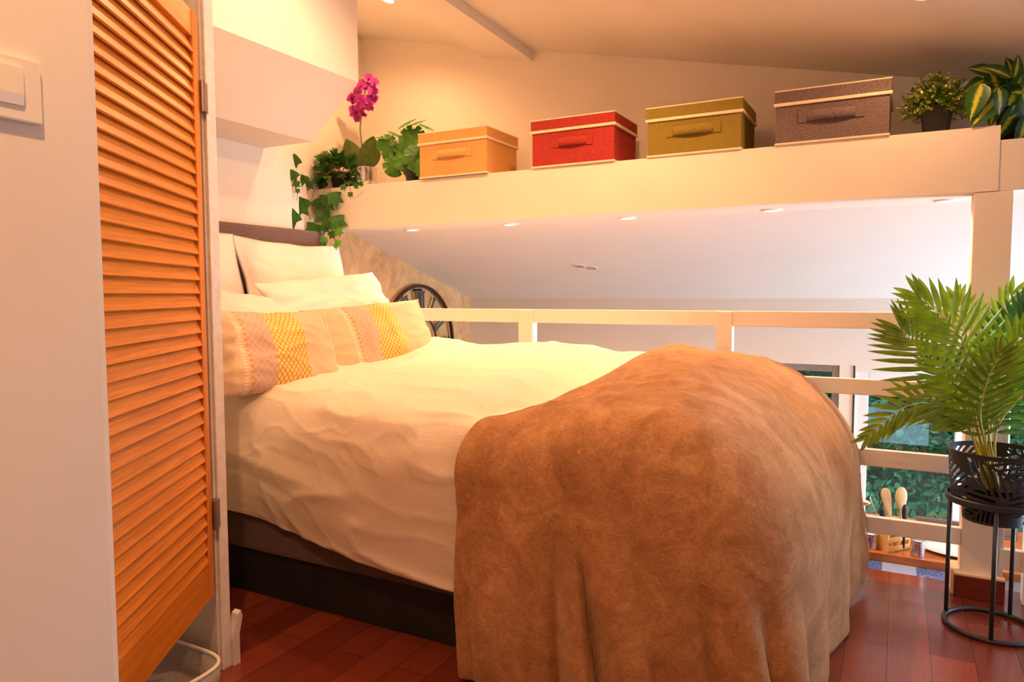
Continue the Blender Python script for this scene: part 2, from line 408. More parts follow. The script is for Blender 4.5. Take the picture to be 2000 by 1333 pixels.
# bulkhead in the upper left corner
struct('trim_3', MB().prism([(XW, 2.004), (-2.746, 2.004), (-2.429, 2.267), (-2.429, 3.1), (XW, 3.1)], 'y', 1.557, 2.9), M_WALL)
# beam that carries the shelf, its lighter right end and the post
struct('trim_4', MB().box((XW, 3.30, 1.585), (.322, 3.749, 1.830)), M_WALL)
struct('trim_5', MB().box((.323, 3.305, 1.585), (XR, 3.749, 1.775)), M_WALL)
struct('trim_6', MB().box((.246, 3.302, 0), (.371, 3.43, 1.584), .004), M_WALL)
# sloped soffit of the lower room
struct('ceiling_lower', MB().prism([(3.62, 1.585), (YW+.1, 1.137), (YW+.1, 1.26), (3.75, 1.70), (3.75, 1.59)], 'x', XW, XR), M_CEIL)
# window wall with three openings
W1 = (-1.75, -.32, -.30, .735); W2 = (-.225, .40, -.30, .705); W3 = (.54, 2.45, ZL+.05, .80)
def winwall():
    mb = MB(); y0, y1 = YW, YW+.14; zt = 1.2
    xs = [XW]
    for w in (W1, W2, W3): xs += [w[0], w[1]]
    xs.append(XR)
    for i in range(0, len(xs), 2): mb.box((xs[i], y0, ZL), (xs[i+1], y1, zt))
    for w in (W1, W2, W3):
        mb.box((w[0], y0, ZL), (w[1], y1, w[2])); mb.box((w[0], y0, w[3]), (w[1], y1, zt))
    return mb
struct('wall_window_side', winwall(), M_WALL)
# right wall; its two unseen windows are added to let in daylight
WS = (3.52, 4.98, ZL+.05, 1.05)
WR = (1.7, 3.1, .35, 1.85)
mb = MB(); mb.box((XR, YB-.12, ZL), (XR+.12, WR[0], 3.2)); mb.box((XR, WR[1], ZL), (XR+.12, WS[0], 3.0)); mb.box((XR, WR[0], ZL), (XR+.12, WR[1], WR[2])); mb.box((XR, WR[0], WR[3]), (XR+.12, WR[1], 3.1)); mb.box((XR, WS[1], ZL), (XR+.12, YW+.14, 1.6)); mb.box((XR, WS[0], ZL), (XR+.12, WS[1], WS[2])); mb.box((XR, WS[0], WS[3]), (XR+.12, WS[1], 2.0))
struct('wall_right', mb, M_WALL)
def window(name, w, frame_mat, fw, y=YW+.04, sash=None, mull=()):
    root = bpy.data.objects.new(name, None); C.objects.link(root); root.location = ((w[0]+w[1])/2, y, w[2]); tag(root, kind='structure')
    x0, x1, z0, z1 = w; mb = MB()
    for a, b in (((x0, z0), (x0+fw, z1)), ((x1-fw, z0), (x1, z1)), ((x0+fw, z0), (x1-fw, z0+fw)), ((x0+fw, z1-fw), (x1-fw, z1))):
        mb.box((a[0], y-.03, a[1]), (b[0], y+.03, b[1]), .004)
    for xm in mull: mb.box((xm-.02, y-.028, z0+fw), (xm+.02, y+.028, z1-fw), .003)
    build('window_frame', mb, frame_mat, root)
    mb = MB().box((x0+fw, y-.004, z0+fw), (x1-fw, y+.004, z1-fw)); g = build('glass_pane', mb, M_GLASS, root)
    return root
window('window_1', W1, M_WINGREY, .045, mull=(-1.05,))
w2 = window('window_2', W2, M_WINWHITE, .075)
fl = build('pale_blue_panel', MB().box((-.148, YW+.03, .255), (.19, YW+.034, .475)), M_BLUEPANEL, w2); fl['label'] = 'pale blue translucent panel'  # pale blue translucent rectangle lying over part of the pane
window('window_3', W3, M_WINWHITE, .06, mull=(1.2, 1.85))
root = bpy.data.objects.new('unseen_window_4', None); C.objects.link(root); root.location = (XR+.05, 4.2, WS[2]); tag(root, kind='structure')
mb = MB()
for a, b in (((WS[0], WS[2]), (WS[0]+.06, WS[3])), ((WS[1]-.06, WS[2]), (WS[1], WS[3])), ((WS[0]+.06, WS[2]), (WS[1]-.06, WS[2]+.06)), ((WS[0]+.06, WS[3]-.06), (WS[1]-.06, WS[3]))):
    mb.box((XR+.02, a[0], a[1]), (XR+.08, b[0], b[1]), .003)
build('window_frame', mb, M_WINWHITE, root)
build('glass_pane', MB().box((XR+.046, WS[0]+.06, WS[2]+.06), (XR+.054, WS[1]-.06, WS[3]-.06)), M_GLASS, root)
root = bpy.data.objects.new('unseen_window_5', None); C.objects.link(root); root.location = (XR+.05, 2.4, WR[2]); tag(root, kind='structure')
mb = MB()
for a, b in (((WR[0], WR[2]), (WR[0]+.06, WR[3])), ((WR[1]-.06, WR[2]), (WR[1], WR[3])), ((WR[0]+.06, WR[2]), (WR[1]-.06, WR[2]+.06)), ((WR[0]+.06, WR[3]-.06), (WR[1]-.06, WR[3]))):
    mb.box((XR+.02, a[0], a[1]), (XR+.08, b[0], b[1]), .003)
build('window_frame', mb, M_WINWHITE, root)
build('glass_pane', MB().box((XR+.046, WR[0]+.06, WR[2]+.06), (XR+.054, WR[1]-.06, WR[3]-.06)), M_GLASS, root)
# dark seal between the two windows
struct('trim_7', MB().box((-.239, YW-.006, -.3), (-.229, YW-.0005, .737)), M_BLACKPL)
# skirting around the post: dark red front, cream top and side
o = struct('baseboard_post', MB().box((.225, 3.268, 0), (.393, 3.30, .088), .002), M_REDSKIRT)
build('cap', MB().box((.216, 3.301, 0), (.245, 3.42, .098)).box((.2255, 3.272, .0885), (.3925, 3.301, .096)), M_CREAM, parent=o)
# casing at the end of the partition, worn at the foot
mb = MB().box((-1.892, 1.517, 0), (-1.879, 1.553, 2.9), .003).box((-1.8785, 1.524, 0), (-1.868, 1.559, 2.88), .003)
struct('trim_8', mb, M_OLDTRIM)
mb = MB().prism([(1.561, 0), (1.588, 0), (1.588, .10), (1.602, .15), (1.596, .172), (1.582, .165), (1.568, .12), (1.561, .1)], 'x', -1.89, -1.862)
struct('trim_9', mb, M_OLDTRIM)
# ================================================================== LIGHT SWITCH
t = thing('light_switch', (-1.03, .53, 1.47), 'ivory plastic rocker light switch on the left wall', 'light switch')
build('wall_plate', MB().box((-1.03, .475, 1.428), (-1.021, .571, 1.512), .003), M_PLASTIC, t)
build('rocker', MB().prism([(-1.021, 1.448), (-1.018, 1.448), (-1.0155, 1.462), (-1.0165, 1.496), (-1.021, 1.496)], 'y', .49, .546), M_PLASTIC, t)
# ================================================================== LOUVRED DOOR
def louvre_door():
    H0 = Vector((-1.868, 1.484, 0)); a = math.radians(33.1); d = Vector((math.sin(a), -math.cos(a), 0)); nrm = Vector((math.cos(a), math.sin(a), 0))
    t = thing('louvre_door', (H0.x, H0.y, .26), 'orange pine louvred door standing ajar beside the left wall', 'door')
    z0, z1, L, th = .265, 2.028, .715, .028
    Mx = Matrix((d, nrm, Vector((0, 0, 1)))).transposed().to_4x4(); Mx.translation = H0
    def P(mb, name, mat, parent=None):
        o = build(name, mb, mat, parent=parent or t); return o
    t.matrix_world = Matrix.Translation((H0.x, H0.y, 0)) @ Matrix((d, nrm, Vector((0, 0, 1)))).transposed().to_4x4()
    P(MB().box((0, -th/2, z0), (.042, th/2, z1), .003), 'hinge_stile', M_PINEV)
    P(MB().box((L-.045, -th/2, z0), (L, th/2, z1), .003), 'free_stile', M_PINEV)
    P(MB().box((.042, -th/2+.002, z0), (L-.045, th/2-.002, z0+.125), .002), 'bottom_rail', M_PINE)
    P(MB().box((.042, -th/2+.002, z1-.075), (L-.045, th/2-.002, z1), .002), 'top_rail', M_PINE)
    mb = MB(); n = 40; za, zb = z0+.125, z1-.075
    for i in range(n):
        zc = za+(zb-za)*(i+.5)/n; k = MB().box((0, -.029, -.0035), (L-.087, .029, .0035), .0016)
        tilt = -math.radians(68+random.uniform(-2.5, 2.5))
        k.xform(Matrix.Translation((.042+random.uniform(-.0, .0), 0, zc)) @ Matrix.Rotation(tilt, 4, 'X') @ Matrix.Translation((0, 0, 0))); mb.merge(k)
    P(mb, 'louvre_slats', M_PINE)
    for zc in (1.795, .515):
        h = MB().box((-.040, .004, zc-.045), (-.004, .026, zc+.045), .002).tube([(-.004, .022, zc-.046), (-.004, .022, zc+.046)], .006, 12)
        P(h, 'hinge', M_HINGE)
    t['label'] = 'orange pine louvred door standing ajar beside the left wall'
louvre_door()
# ================================================================== GREY BIN ON THE FLOOR
def floor_bin():
    c = Vector((-1.94, 1.27, 0)); t = thing('fabric_bin', c, 'low grey fabric bin with white piping on the floor under the louvred door', 'storage bin')
    def outline(s, z):
        pts = []
        for i in range(48):
            a = 2*PI*i/48; ca, sa = math.cos(a), math.sin(a); e = .45
            pts.append(Vector((c.x+s*.20*math.copysign(abs(ca)**e, ca), c.y+s*.19*math.copysign(abs(sa)**e, sa), z)))
        return pts
    rings = [outline(.94, .0), outline(1.0, .05), outline(1.0, .095), outline(.96, .095), outline(.93, .03), outline(.5, .025)]
    mb = MB(); n = 48
    mb.add([p for r in rings for p in r], [(k*n+i, k*n+(i+1) % n, (k+1)*n+(i+1) % n, (k+1)*n+i) for k in range(5) for i in range(n)]+[tuple(range(n))[::-1], tuple(range(5*n, 6*n))])
    build('body', mb, M_BIN, t, smooth=True)
    build('piping', MB().tube(outline(.985, .097), .006, 8, True), M_GREYIN, t, smooth=True)
floor_bin()
# ================================================================== BED
bed = thing('bed', (-1.7, 2.62, 0), 'large double bed with a dark base and a taupe headboard along the railing', 'bed')
build('base_plinth', MB().box((-3.0, 2.0, 0), (-.42, 3.26, .185), .006), M_BASE, bed)
build('box_spring', MB().box((-3.02, 1.975, .186), (-.40, 3.27, .40), .02), M_BAND, bed)
build('mattress', MB().box((-3.02, 2.0, .401), (-.42, 3.26, .80), .05), M_PILLOW, bed)
build('headboard', MB().box((-3.098, 1.78, .3), (-3.03, 3.285, 1.573), .018), M_HEADB, bed)
def wrinkle(x, y, s=1.0):
    a = nz(x*2.1+y*.8, y*2.6-x*.5, 3.1)
    b = 1-abs(nz(x*3.1-y*1.4+a*.6, y*5.2+x*1.1, 7.7))*2.2
    c = 1-abs(nz(x*6.5+y*2.2+a, y*8.0-x*1.5, 1.7))*2.4
    return s*(a*.020+max(0, b)**2*.010+max(0, c)**3*.003)
def duvet():
    def fn(u, v):
        x = -3.0+u*2.42
        hem = interp([(-3.0, .60), (-2.7, .47), (-2.34, .355), (-2.0, .31), (-1.6, .27), (-1.24, .236), (-.5, .23)], x)
        inn = .045*sstep(-1.25, -1.10, x)
        top = .018*math.sin(x*5+.7)+.012*math.sin(x*11)
        prof = [(0, (1.925+inn, hem)), (.09, (1.888+inn, lerp(hem, .72, .35))), (.2, (1.862+inn, lerp(hem, .74, .75))), (.29, (1.878+inn, .745)),
                (.36, (1.93+inn, .82)), (.43, (2.03+inn*.5, .858)), (.52, (2.2, .874)), (.65, (2.55, .888)), (.8, (2.95, .925+top*.5)), (.87, (3.12, .953+top)), (.92, (3.225, .925+top)), (.96, (3.275, .83)), (1, (3.275, .6))]
        # catmull through the profile
        k = 0
        while k < len(prof)-2 and v > prof[k+1][0]: k += 1
        t_ = (v-prof[k][0])/(prof[k+1][0]-prof[k][0]); P = [prof[max(0, k-1)][1], prof[k][1], prof[k+1][1], prof[min(len(prof)-1, k+2)][1]]
        q = [.5*(2*P[1][i]+(P[2][i]-P[0][i])*t_+(2*P[0][i]-5*P[1][i]+4*P[2][i]-P[3][i])*t_*t_+(3*P[1][i]-P[0][i]-3*P[2][i]+P[3][i])*t_**3) for i in (0, 1)]
        y, z = q
        w = wrinkle(x, v*1.9, 1.0)
        side = 1-sstep(.3, .45, v)
        low = sstep(-1.3, -1.1, x)
        amp = (1-.75*low)
        y -= side*(w*1.2+.022*math.sin(x*4.2+1+v*3)*sstep(-3, -2.2, x))*amp
        fold = .020*max(0, 1-abs((z-.60)-(x+2.2)*-.18)/.07)*side*(1-sstep(-2.1, -1.5, x)); y -= fold
        z += (1-side)*w*1.3*amp-(.045+.055*(1-sstep(2.1, 2.6, y)))*low*(1-side)
        if v > .9: y = min(y, 3.288)
        z += .03*sstep(-2.45, -2.1, x)*0
        return (x, y, z)
    mb = MB().grid(fn, 300, 170)
    o = build('duvet', mb, M_DUVET, smooth=True)
    s = o.modifiers.new('s', 'SOLIDIFY'); s.thickness = .012; s.offset = -1
    tag(o, 'white duvet spread over the bed, rumpled along its near side', 'duvet'); return o
duvet()
def blanket():
    A = [(0, (-1.12, 2.0, .795)), (.25, (-.97, 2.10, .855)), (.5, (-.93, 2.45, .900)), (.75, (-.93, 2.88, .945)), (1, (-.90, 3.20, .965))]
    K = [(0, (-1.12, 1.985)), (.28, (-.86, 2.00)), (.42, (-.72, 2.04)), (.55, (-.66, 2.2)), (.72, (-.68, 2.55)), (1, (-.70, 3.2))]
    B = [(0, (-1.165, 1.835)), (.1, (-1.04, 1.83)), (.28, (-.74, 1.82)), (.40, (-.46, 1.815)), (.48, (-.29, 1.86)), (.56, (-.20, 2.0)), (.72, (-.165, 2.4)), (.9, (-.135, 2.95)), (1, (-.125, 3.26))]
    RZ = [(0, .19), (.28, .20), (.42, .30), (.55, .44), (.72, .5), (1, .48)]
    ZK = [(0, .795), (.28, .855), (.5, .892), (.72, .925), (1, .945)]
    HEM = [(0, .012), (.9, .012), (.97, .05), (1, .115)]
    def cat2(keys, t):
        k = 0
        while k < len(keys)-2 and t > keys[k+1][0]: k += 1
        s_ = (t-keys[k][0])/(keys[k+1][0]-keys[k][0])
        def g(i):
            q = keys[max(0, min(len(keys)-1, i))][1]; return q if isinstance(q, tuple) else (q,)
        a, b, c, d = g(k-1), g(k), g(k+1), g(k+2)
        r = tuple(.5*(2*b[i]+(c[i]-a[i])*s_+(2*a[i]-5*b[i]+4*c[i]-d[i])*s_**2+(3*b[i]-a[i]-3*c[i]+d[i])*s_**3) for i in range(len(b)))
        return r if len(r) > 1 else r[0]
    def fn(u, v):
        a = Vector(cat2(A, u)); k = cat2(K, u); b = cat2(B, u); rz = cat2(RZ, u); zk = cat2(ZK, u); hem = interp(HEM, u)
        k = Vector((k[0], k[1], 0)); b = Vector((b[0], b[1], 0)); out = (b-k).normalized()
        if v < .35:
            t_ = v/.35; p = a.lerp(Vector((k.x, k.y, zk)), t_)
            p.z += .008*math.sin(PI*t_)*u
            w = wrinkle(p.x*.8+p.y*.7, p.y*.6-p.x*1.2, 1.1)
            rid = math.sin((p.y*1.0-p.x*.28)*34+2.5*nz(p.x*2, p.y*2, 5))*.0045*(1-sstep(2.1, 2.7, p.y))
            p.z += (w*.8+rid)*min(1, t_*6)
        elif v < .6:
            th = (v-.35)/.25*PI/2
            p = k+(b-k)*math.sin(th); p.z = zk-rz*(1-math.cos(th))
            w = wrinkle(p.x*.8+p.y*.7, p.y*.6-p.x*1.2, 1.1)*(1-.4*math.sin(th)); rid = math.sin((p.y*1.0-p.x*.28)*34+2.5*nz(p.x*2, p.y*2, 5))*.0045*(1-sstep(2.1, 2.7, p.y))*math.cos(th)
            p += (out*math.sin(th)+Vector((0, 0, math.cos(th))))*(w*.8+rid)
        else:
            t_ = (v-.6)/.4; p = b.copy(); p.z = lerp(zk-rz, hem, t_)
            w = wrinkle(p.x*.8+p.y*.7, p.y*.6-p.x*1.2+t_*.4, 1.1)*.48
            f = 0
            for (uc, wd, am, st, sl) in ((.235, .016, -.050, .10, .02), (.27, .030, .050, .12, .03), (.305, .012, -.075, .25, .05), (.345, .03, .05, .25, .05), (.385, .02, -.02, .3, .05), (.415, .025, .03, .3, .05), (.46, .016, -.045, .15, .06), (.495, .022, .035, .12, .06), (.53, .014, -.04, .2, .05),
                                         (.56, .02, .028, .2, .03), (.60, .02, -.03, .15, .02), (.66, .03, .022, .2, 0), (.74, .03, -.025, .2, 0), (.82, .03, .02, .2, 0), (.90, .03, -.02, .2, 0), (.12, .05, .012, .1, 0), (.05, .02, -.012, .1, 0)):
                c_ = uc-sl*(1-t_); f += am*math.exp(-((u-c_)/wd)**2)*sstep(0, st+.55, t_)
            p += out*(f+w)
            p += out*(.020*math.sin(t_*PI*.9)*(1-sstep(.1, .3, u)))
            p += out*(.045*t_*sstep(.86, 1, u))
        # bulge of the near left edge
        if v > .3: p.x -= .030*math.sin(min(1, max(0, (v-.3)/.35))*PI)*(1-sstep(0, .12, u))
        return p
    mb = MB().grid(fn, 340, 240)
    o = build('blanket', mb, M_BLANKET, smooth=True, recalc=False)
    s = o.modifiers.new('s', 'SOLIDIFY'); s.thickness = .012; s.offset = 0
    tag(o, 'tan plush fleece blanket draped over the foot of the bed down to the floor', 'blanket')
    tg = MB().box((-.092, 3.22, .175), (-.089, 3.262, .235)); tg.xform(Matrix.Translation((-.09, 3.24, .2)) @ Matrix.Rotation(.5, 4, 'X') @ Matrix.Translation((.09, -3.24, -.2)))
    tgo = build('care_tag', tg, M_GREYIN, parent=o); tgo['label'] = 'small white care tag'
blanket()
# ================================================================== PILLOWS AND CUSHIONS
def pillow_mesh(w, h, t, seed, flange=.0, n=46, pinch=.05, wr=1.0, sag=0):
    mb = MB(); N = n
    def pt(i, j, side):
        u = -1+2*i/N; v = -1+2*j/N
        uu = max(-1, min(1, u/(1-flange))) if flange else u; vv = max(-1, min(1, v/(1-flange))) if flange else v
        e = (max(0, 1-abs(uu)**2.4)**.62)*(max(0, 1-abs(vv)**2.4)**.62)
        x = u*w/2*(1-pinch*(1-v*v)*.9); y = v*h/2*(1-pinch*(1-u*u)*1.1)
        y -= sag*(1-u*u)*(.5+.5*v)
        k = nz(u*1.7+seed, v*1.7, side*2)*.018+(max(0, 1-abs(nz(u*2.3+seed*2, v*2.9+u, 5+side))*2.6)**2)*.010
        rr = max(abs(u), abs(v)); ang = math.atan2(v, u)
        k += .007*math.sin(ang*13+seed)*sstep(.55, .95, rr)*(1-sstep(.96, 1, rr))
        z = side*(t/2*e+.003*(1 if rr < .999 else .0))+k*wr*(e**.5)
        edge = .012*nz(ang*2+seed, rr, 9)*sstep(.8, 1, rr)*wr
        return Vector((x+edge, y+edge*.6, z))
    idx = {}
    vs = []
    for side in (1, -1):
        for i in range(N+1):
            for j in range(N+1):
                b = i in (0, N) or j in (0, N)
                if side == -1 and b: idx[(side, i, j)] = idx[(1, i, j)]; continue
                idx[(side, i, j)] = len(vs); vs.append(pt(i, j, side))
    fs = []
    for side in (1, -1):
        for i in range(N):
            for j in range(N):
                q = [idx[(side, i, j)], idx[(side, i+1, j)], idx[(side, i+1, j+1)], idx[(side, i, j+1)]]
                fs.append(tuple(q if side == 1 else q[::-1]))
    return mb.add(vs, fs)
def orient(o, c, yaw, tilt, roll=0):
    n = Vector((math.cos(tilt)*math.cos(yaw), math.cos(tilt)*math.sin(yaw), math.sin(tilt))); w = Vector((-math.sin(yaw), math.cos(yaw), 0)); h = n.cross(w)
    c_, s_ = math.cos(roll), math.sin(roll); w, h = w*c_+h*s_, -w*s_+h*c_
    M_ = Matrix((w, h, n)).transposed().to_4x4(); M_.translation = Vector(c); o.matrix_world = M_
G = 'white pillows at the head of the bed'
def white_pillow(c, w, h, t, yaw, tilt, roll, seed, label, **kw):
    mb = pillow_mesh(w, h, t, seed, **kw); o = build('pillow', mb, M_PILLOW, smooth=True); orient(o, c, yaw, tilt, roll); tag(o, label, 'pillow', G)
D = math.radians
white_pillow((-2.70, 2.045, 1.20), .67, .62, .17, D(-2), D(16), D(-2), 1.3, 'square white pillow leaning on the headboard beside the door casing', flange=.07, wr=1.2, pinch=.03, sag=-.0)
white_pillow((-2.83, 2.895, 1.195), .75, .64, .16, D(-3), D(20), D(-1), 4.1, 'square white pillow leaning on the headboard below the trailing ivy', flange=.07, wr=1.3, pinch=.07)
white_pillow((-2.42, 1.99, 1.045), .78, .42, .17, D(0), D(34), D(-7), 7.9, 'white pillow behind the cushion nearest the louvred door', flange=.0, pinch=.03, wr=1.4)
white_pillow((-2.49, 2.80, 1.10), .96, .44, .18, D(3), D(30), D(5), 12.2, 'long white pillow whose corner rises in front of the stone wall', flange=.0, pinch=.05, wr=1.5)
def mat_cushion():
    M = MT('beige_gold_brocade'); b = M.b; b.inputs['Roughness'].default_value = .6; b.inputs['Sheen Weight'].default_value = .3
    tc = M.new('ShaderNodeTexCoord'); sp = M.new('ShaderNodeSeparateXYZ'); M.l(tc.outputs['Object'], sp.inputs[0]); X, Y = sp.outputs[0], sp.outputs[1]
    def lattice(sc, rot):
        # crossing diagonal lines
        a = M.math('ADD', M.math('MULTIPLY', X, sc), M.math('MULTIPLY', Y, sc*.8)); c = M.math('SUBTRACT', M.math('MULTIPLY', X, sc), M.math('MULTIPLY', Y, sc*.8))
        la = M.math('ABSOLUTE', M.math('SINE', a)); lc = M.math('ABSOLUTE', M.math('SINE', c)); return M.math('MINIMUM', la, lc)
    gl = lattice(150, 0); bl = lattice(120, 0)
    nz_ = M.noise(M.coords('Object', (1, 1, 1)), 260, 3)
    gold = M.ramp(gl, [(.16, (.50, .25, .06)), (.34, (.80, .50, .12)), (.8, (.90, .66, .24))])
    beig = M.ramp(bl, [(.10, (.74, .55, .42)), (.2, (.58, .38, .28))])
    plain = M.ramp(nz_, [(.3, (.66, .45, .27)), (.7, (.76, .55, .36))])
    # bands across X: plain edge, stitched seam, beige lattice, gold, plain
    def gt(v): return M.math('GREATER_THAN', X, v)
    c = M.mix(gt(-.155), plain, beig); c = M.mix(gt(-.045), c, gold); c = M.mix(gt(.105), c, plain)
    st = M.math('LESS_THAN', M.math('ABSOLUTE', M.math('ADD', X, .178)), .008)
    dash = M.math('GREATER_THAN', M.math('SINE', M.math('MULTIPLY', Y, 520)), 0)
    c = M.mix(M.math('MULTIPLY', st, dash), c, (.86, .72, .55))
    st2 = M.math('LESS_THAN', M.math('ABSOLUTE', M.math('ADD', X, .155)), .006); d2 = M.math('GREATER_THAN', M.math('SINE', M.math('MULTIPLY', Y, 300)), .2)
    c = M.mix(M.math('MULTIPLY', st2, d2), c, (.62, .28, .05))
    M.l(c, b.inputs['Base Color'])
    M.l(M.math('MULTIPLY', M.math('MULTIPLY', gt(-.045), M.math('LESS_THAN', X, .105)), .55), b.inputs['Metallic'])
    M.bump(M.math('ADD', M.math('MULTIPLY', gl, .5), nz_), .25, .003); return M.m
M_CUSH = mat_cushion()
def cushion(c, w, h, t, yaw, tilt, roll, seed, label):
    r = thing('cushion', c, label, 'cushion', 'beige and gold cushions on the bed'); orient(r, c, yaw, tilt, roll)
    build('cover', pillow_mesh(w, h, t, seed, pinch=.04, wr=.9), M_CUSH, parent=r, smooth=True)
    # zip seam along the outer edge
    pts = []
    for j in range(25):
        v = -1+2*j/24; pts.append(Vector((w/2*(1-.04*(1-v*v)*.9)+.002, v*h/2, 0)))
    build('edge_piping', MB().tube(pts, .0035, 6), M_CREAM, parent=r, smooth=True)
cushion((-2.17, 2.05, .975), .60, .35, .16, D(-8), D(24), D(-2), 3.3, 'beige and gold cushion lying nearest the louvred door')
cushion((-2.25, 2.78, .985), .72, .37, .17, D(-14), D(26), D(4), 8.8, 'beige and gold cushion lying further from the door by the railing')
# ================================================================== RAILING
rl = thing('railing', (-1.4, 3.31, 0), 'white painted wooden railing along the far edge of the sleeping platform', 'railing')
mb = MB()
for z0, z1 in ((1.052, 1.121), (.776, .842), (.481, .551), (.199, .267)):
    build('rail', MB().box((-3.098, 3.303, z0), (.245, 3.335, z1), .003), M_TRIM, rl)
for xa, xb in ((-1.73, -1.648), (-.722, -.652)):
    build('baluster', MB().box((xa, 3.296, .0), (xb, 3.352, 1.118), .003), M_TRIM, rl)
r2_ = thing('railing', (1.5, 3.31, 0), 'short white railing board right of the post behind the plant stand', 'railing')
build('rail', MB().box((.372, 3.303, .124), (XR-.002, 3.335, .206), .003), M_TRIM, r2_)
build('rail', MB().box((.47, 3.303, .99), (XR-.002, 3.335, 1.06), .003), M_TRIM, r2_)
build('baluster', MB().box((.452, 3.296, .0), (.52, 3.352, 1.06), .003), M_TRIM, r2_)
build('baluster', MB().box((.3725, 3.31, .0), (.388, 3.36, 1.06), .003), M_TRIM, r2_)
# ================================================================== DOWNLIGHTS
def downlight(name, label, group, p, nrm=Vector((0, 0, -1)), energy=20, r=.040, spot=2.6):
    t = thing(name, p, label, 'ceiling light', group)
    q = (-Vector(nrm)).to_track_quat('Z', 'Y').to_matrix().to_4x4()
    ring = MB().lathe([(r*.82, -.004), (r*.86, -.0075), (r*1.12, -.007), (r*1.22, -.001), (r*1.22, .0)], n=36, cap=False).xform(q); build('trim_ring', ring, M_TRIM, parent=t, smooth=True)
    lens = MB().lathe([(0, -.0045), (r*.5, -.0045), (r*.83, -.003)], n=32, cap=False).xform(q); build('lens', lens, M_LENS, parent=t, smooth=True)
    ld = bpy.data.lights.new('lamp', 'SPOT'); ld.energy = energy; ld.color = WARM; ld.spot_size = spot; ld.spot_blend = .6; ld.shadow_soft_size = r*.8
    lo = bpy.data.objects.new('lamp', ld); C.objects.link(lo); lo.parent = t; lo.location = Vector(nrm)*.02; lo.rotation_euler = Vector(nrm).to_track_quat('-Z', 'Y').to_euler()
    return t
names = ['small round downlight under the shelf beam, nearest the stone wall', 'small round downlight under the beam below the yellow and red boxes',
         'small round downlight under the beam below the red and green boxes', 'small round downlight under the beam below the grey box', 'small round downlight under the beam beside the white post']
for (px, py), lb in zip(((802, 448), (997, 438), (1227, 426), (1508, 410), (1850, 390)), names):
    p = at(px, py, 'z', 1.585); p.y = 3.525
    downlight('downlight', lb, 'downlights under the shelf beam', p, energy=LAMP_BEAM)
cn = Vector((-.22, -.13, -1)).normalized()
for x, y, k, lb in ((-1.85, 2.25, .55, 'round ceiling downlight over the pillow end of the bed'), (-2.465, 3.193, .42, 'round downlight in the sloped ceiling left of the rafter'), (.042, 3.0, .2, 'round downlight in the sloped ceiling near the top right'),
              (-.95, 2.6, .85, 'round ceiling downlight above the blanket'), (-.45, .10, 1.45, 'round ceiling downlight beside the left wall above the switch'), (1.2, .8, .12, 'unseen round ceiling downlight added behind the viewer on the right'), (-1.55, 1.25, .24, 'unseen round ceiling downlight added to light the louvred door')):  # lamps behind the viewer and at the louvred door are unseen, added for brightness
    downlight('ceiling_downlight', lb, 'downlights in the sloped ceiling', Vector((x, y, ceil_z(x, y))), cn, LAMP_CEIL*k, .042, 2.9)
# ================================================================== STORAGE BOXES
def storage_box(x0, x1, yf, yb, h, mat, label, handle_x=(.28, .72), z=1.8305):
    w = x1-x0; t = thing('storage_box', ((x0+x1)/2, (yf+yb)/2, z), label, 'storage box', 'fabric storage boxes on the shelf')
    lid = h-.062
    build('body', MB().box((x0+.006, yf+.006, z), (x1-.006, yb-.006, z+lid+.01), .004), mat, t)
    build('base_binding', MB().box((x0+.003, yf+.002, z), (x1-.003, yb-.003, z+.009), .002), M_CREAM, t)
    ld = build('lid', MB().box((x0, yf, z+lid+.008), (x1, yb, z+h-.004), .004), mat, t)
    build('lid_binding', MB().box((x0-.003, yf-.003, z+lid-.004), (x1+.003, yb+.003, z+lid+.009), .002).box((x0-.001, yf-.001, z+h-.006), (x1+.001, yb+.001, z+h), .002), M_CREAM, t, parent=ld)
    a, b = x0+w*handle_x[0], x0+w*handle_x[1]; zc = z+lid*.66; hh = .020
    mb = MB()
    def strap(u, v):
        x = lerp(a, b, u); bow = .016*math.sin(PI*u)**.6+.002 if 0 < u < 1 else .002
        return (x, yf+.006-bow-.001, zc-hh+2*hh*v)
    mb.grid(strap, 24, 2)
    ho = build('handle', mb, mat, t, smooth=True); s = ho.modifiers.new('s', 'SOLIDIFY'); s.thickness = .004
    build('handle_patch', MB().box((a-.028, yf+.001, zc-hh-.004), (a+.006, yf+.006, zc+hh+.004), .001), mat, t)
    build('handle_patch', MB().box((b-.006, yf+.001, zc-hh-.004), (b+.028, yf+.006, zc+hh+.004), .001), mat, t)
M_BY = fabric('yellow_box_cloth', (.72, .39, .13), 560, .10, sheen=0); M_BR = fabric('red_box_cloth', (.42, .045, .035), 560, .25, sheen=0)
M_BG = fabric('olive_box_cloth', (.27, .20, .035), 560, .18, sheen=0); M_BS = fabric('grey_box_cloth', (.205, .148, .138), 560, .32, sheen=0)
storage_box(-2.338, -1.903, 3.278, 3.63, .243, M_BY, 'yellow fabric storage box with cream binding on the shelf')
storage_box(-1.653, -1.206, 3.287, 3.62, .236, M_BR, 'red fabric storage box with cream binding on the shelf', (.33, .68))
storage_box(-1.055, -.620, 3.29, 3.62, .226, M_BG, 'olive green fabric storage box with cream binding on the shelf')
storage_box(-.490, -.046, 3.29, 3.62, .228, M_BS, 'grey fabric storage box with cream binding on the shelf')
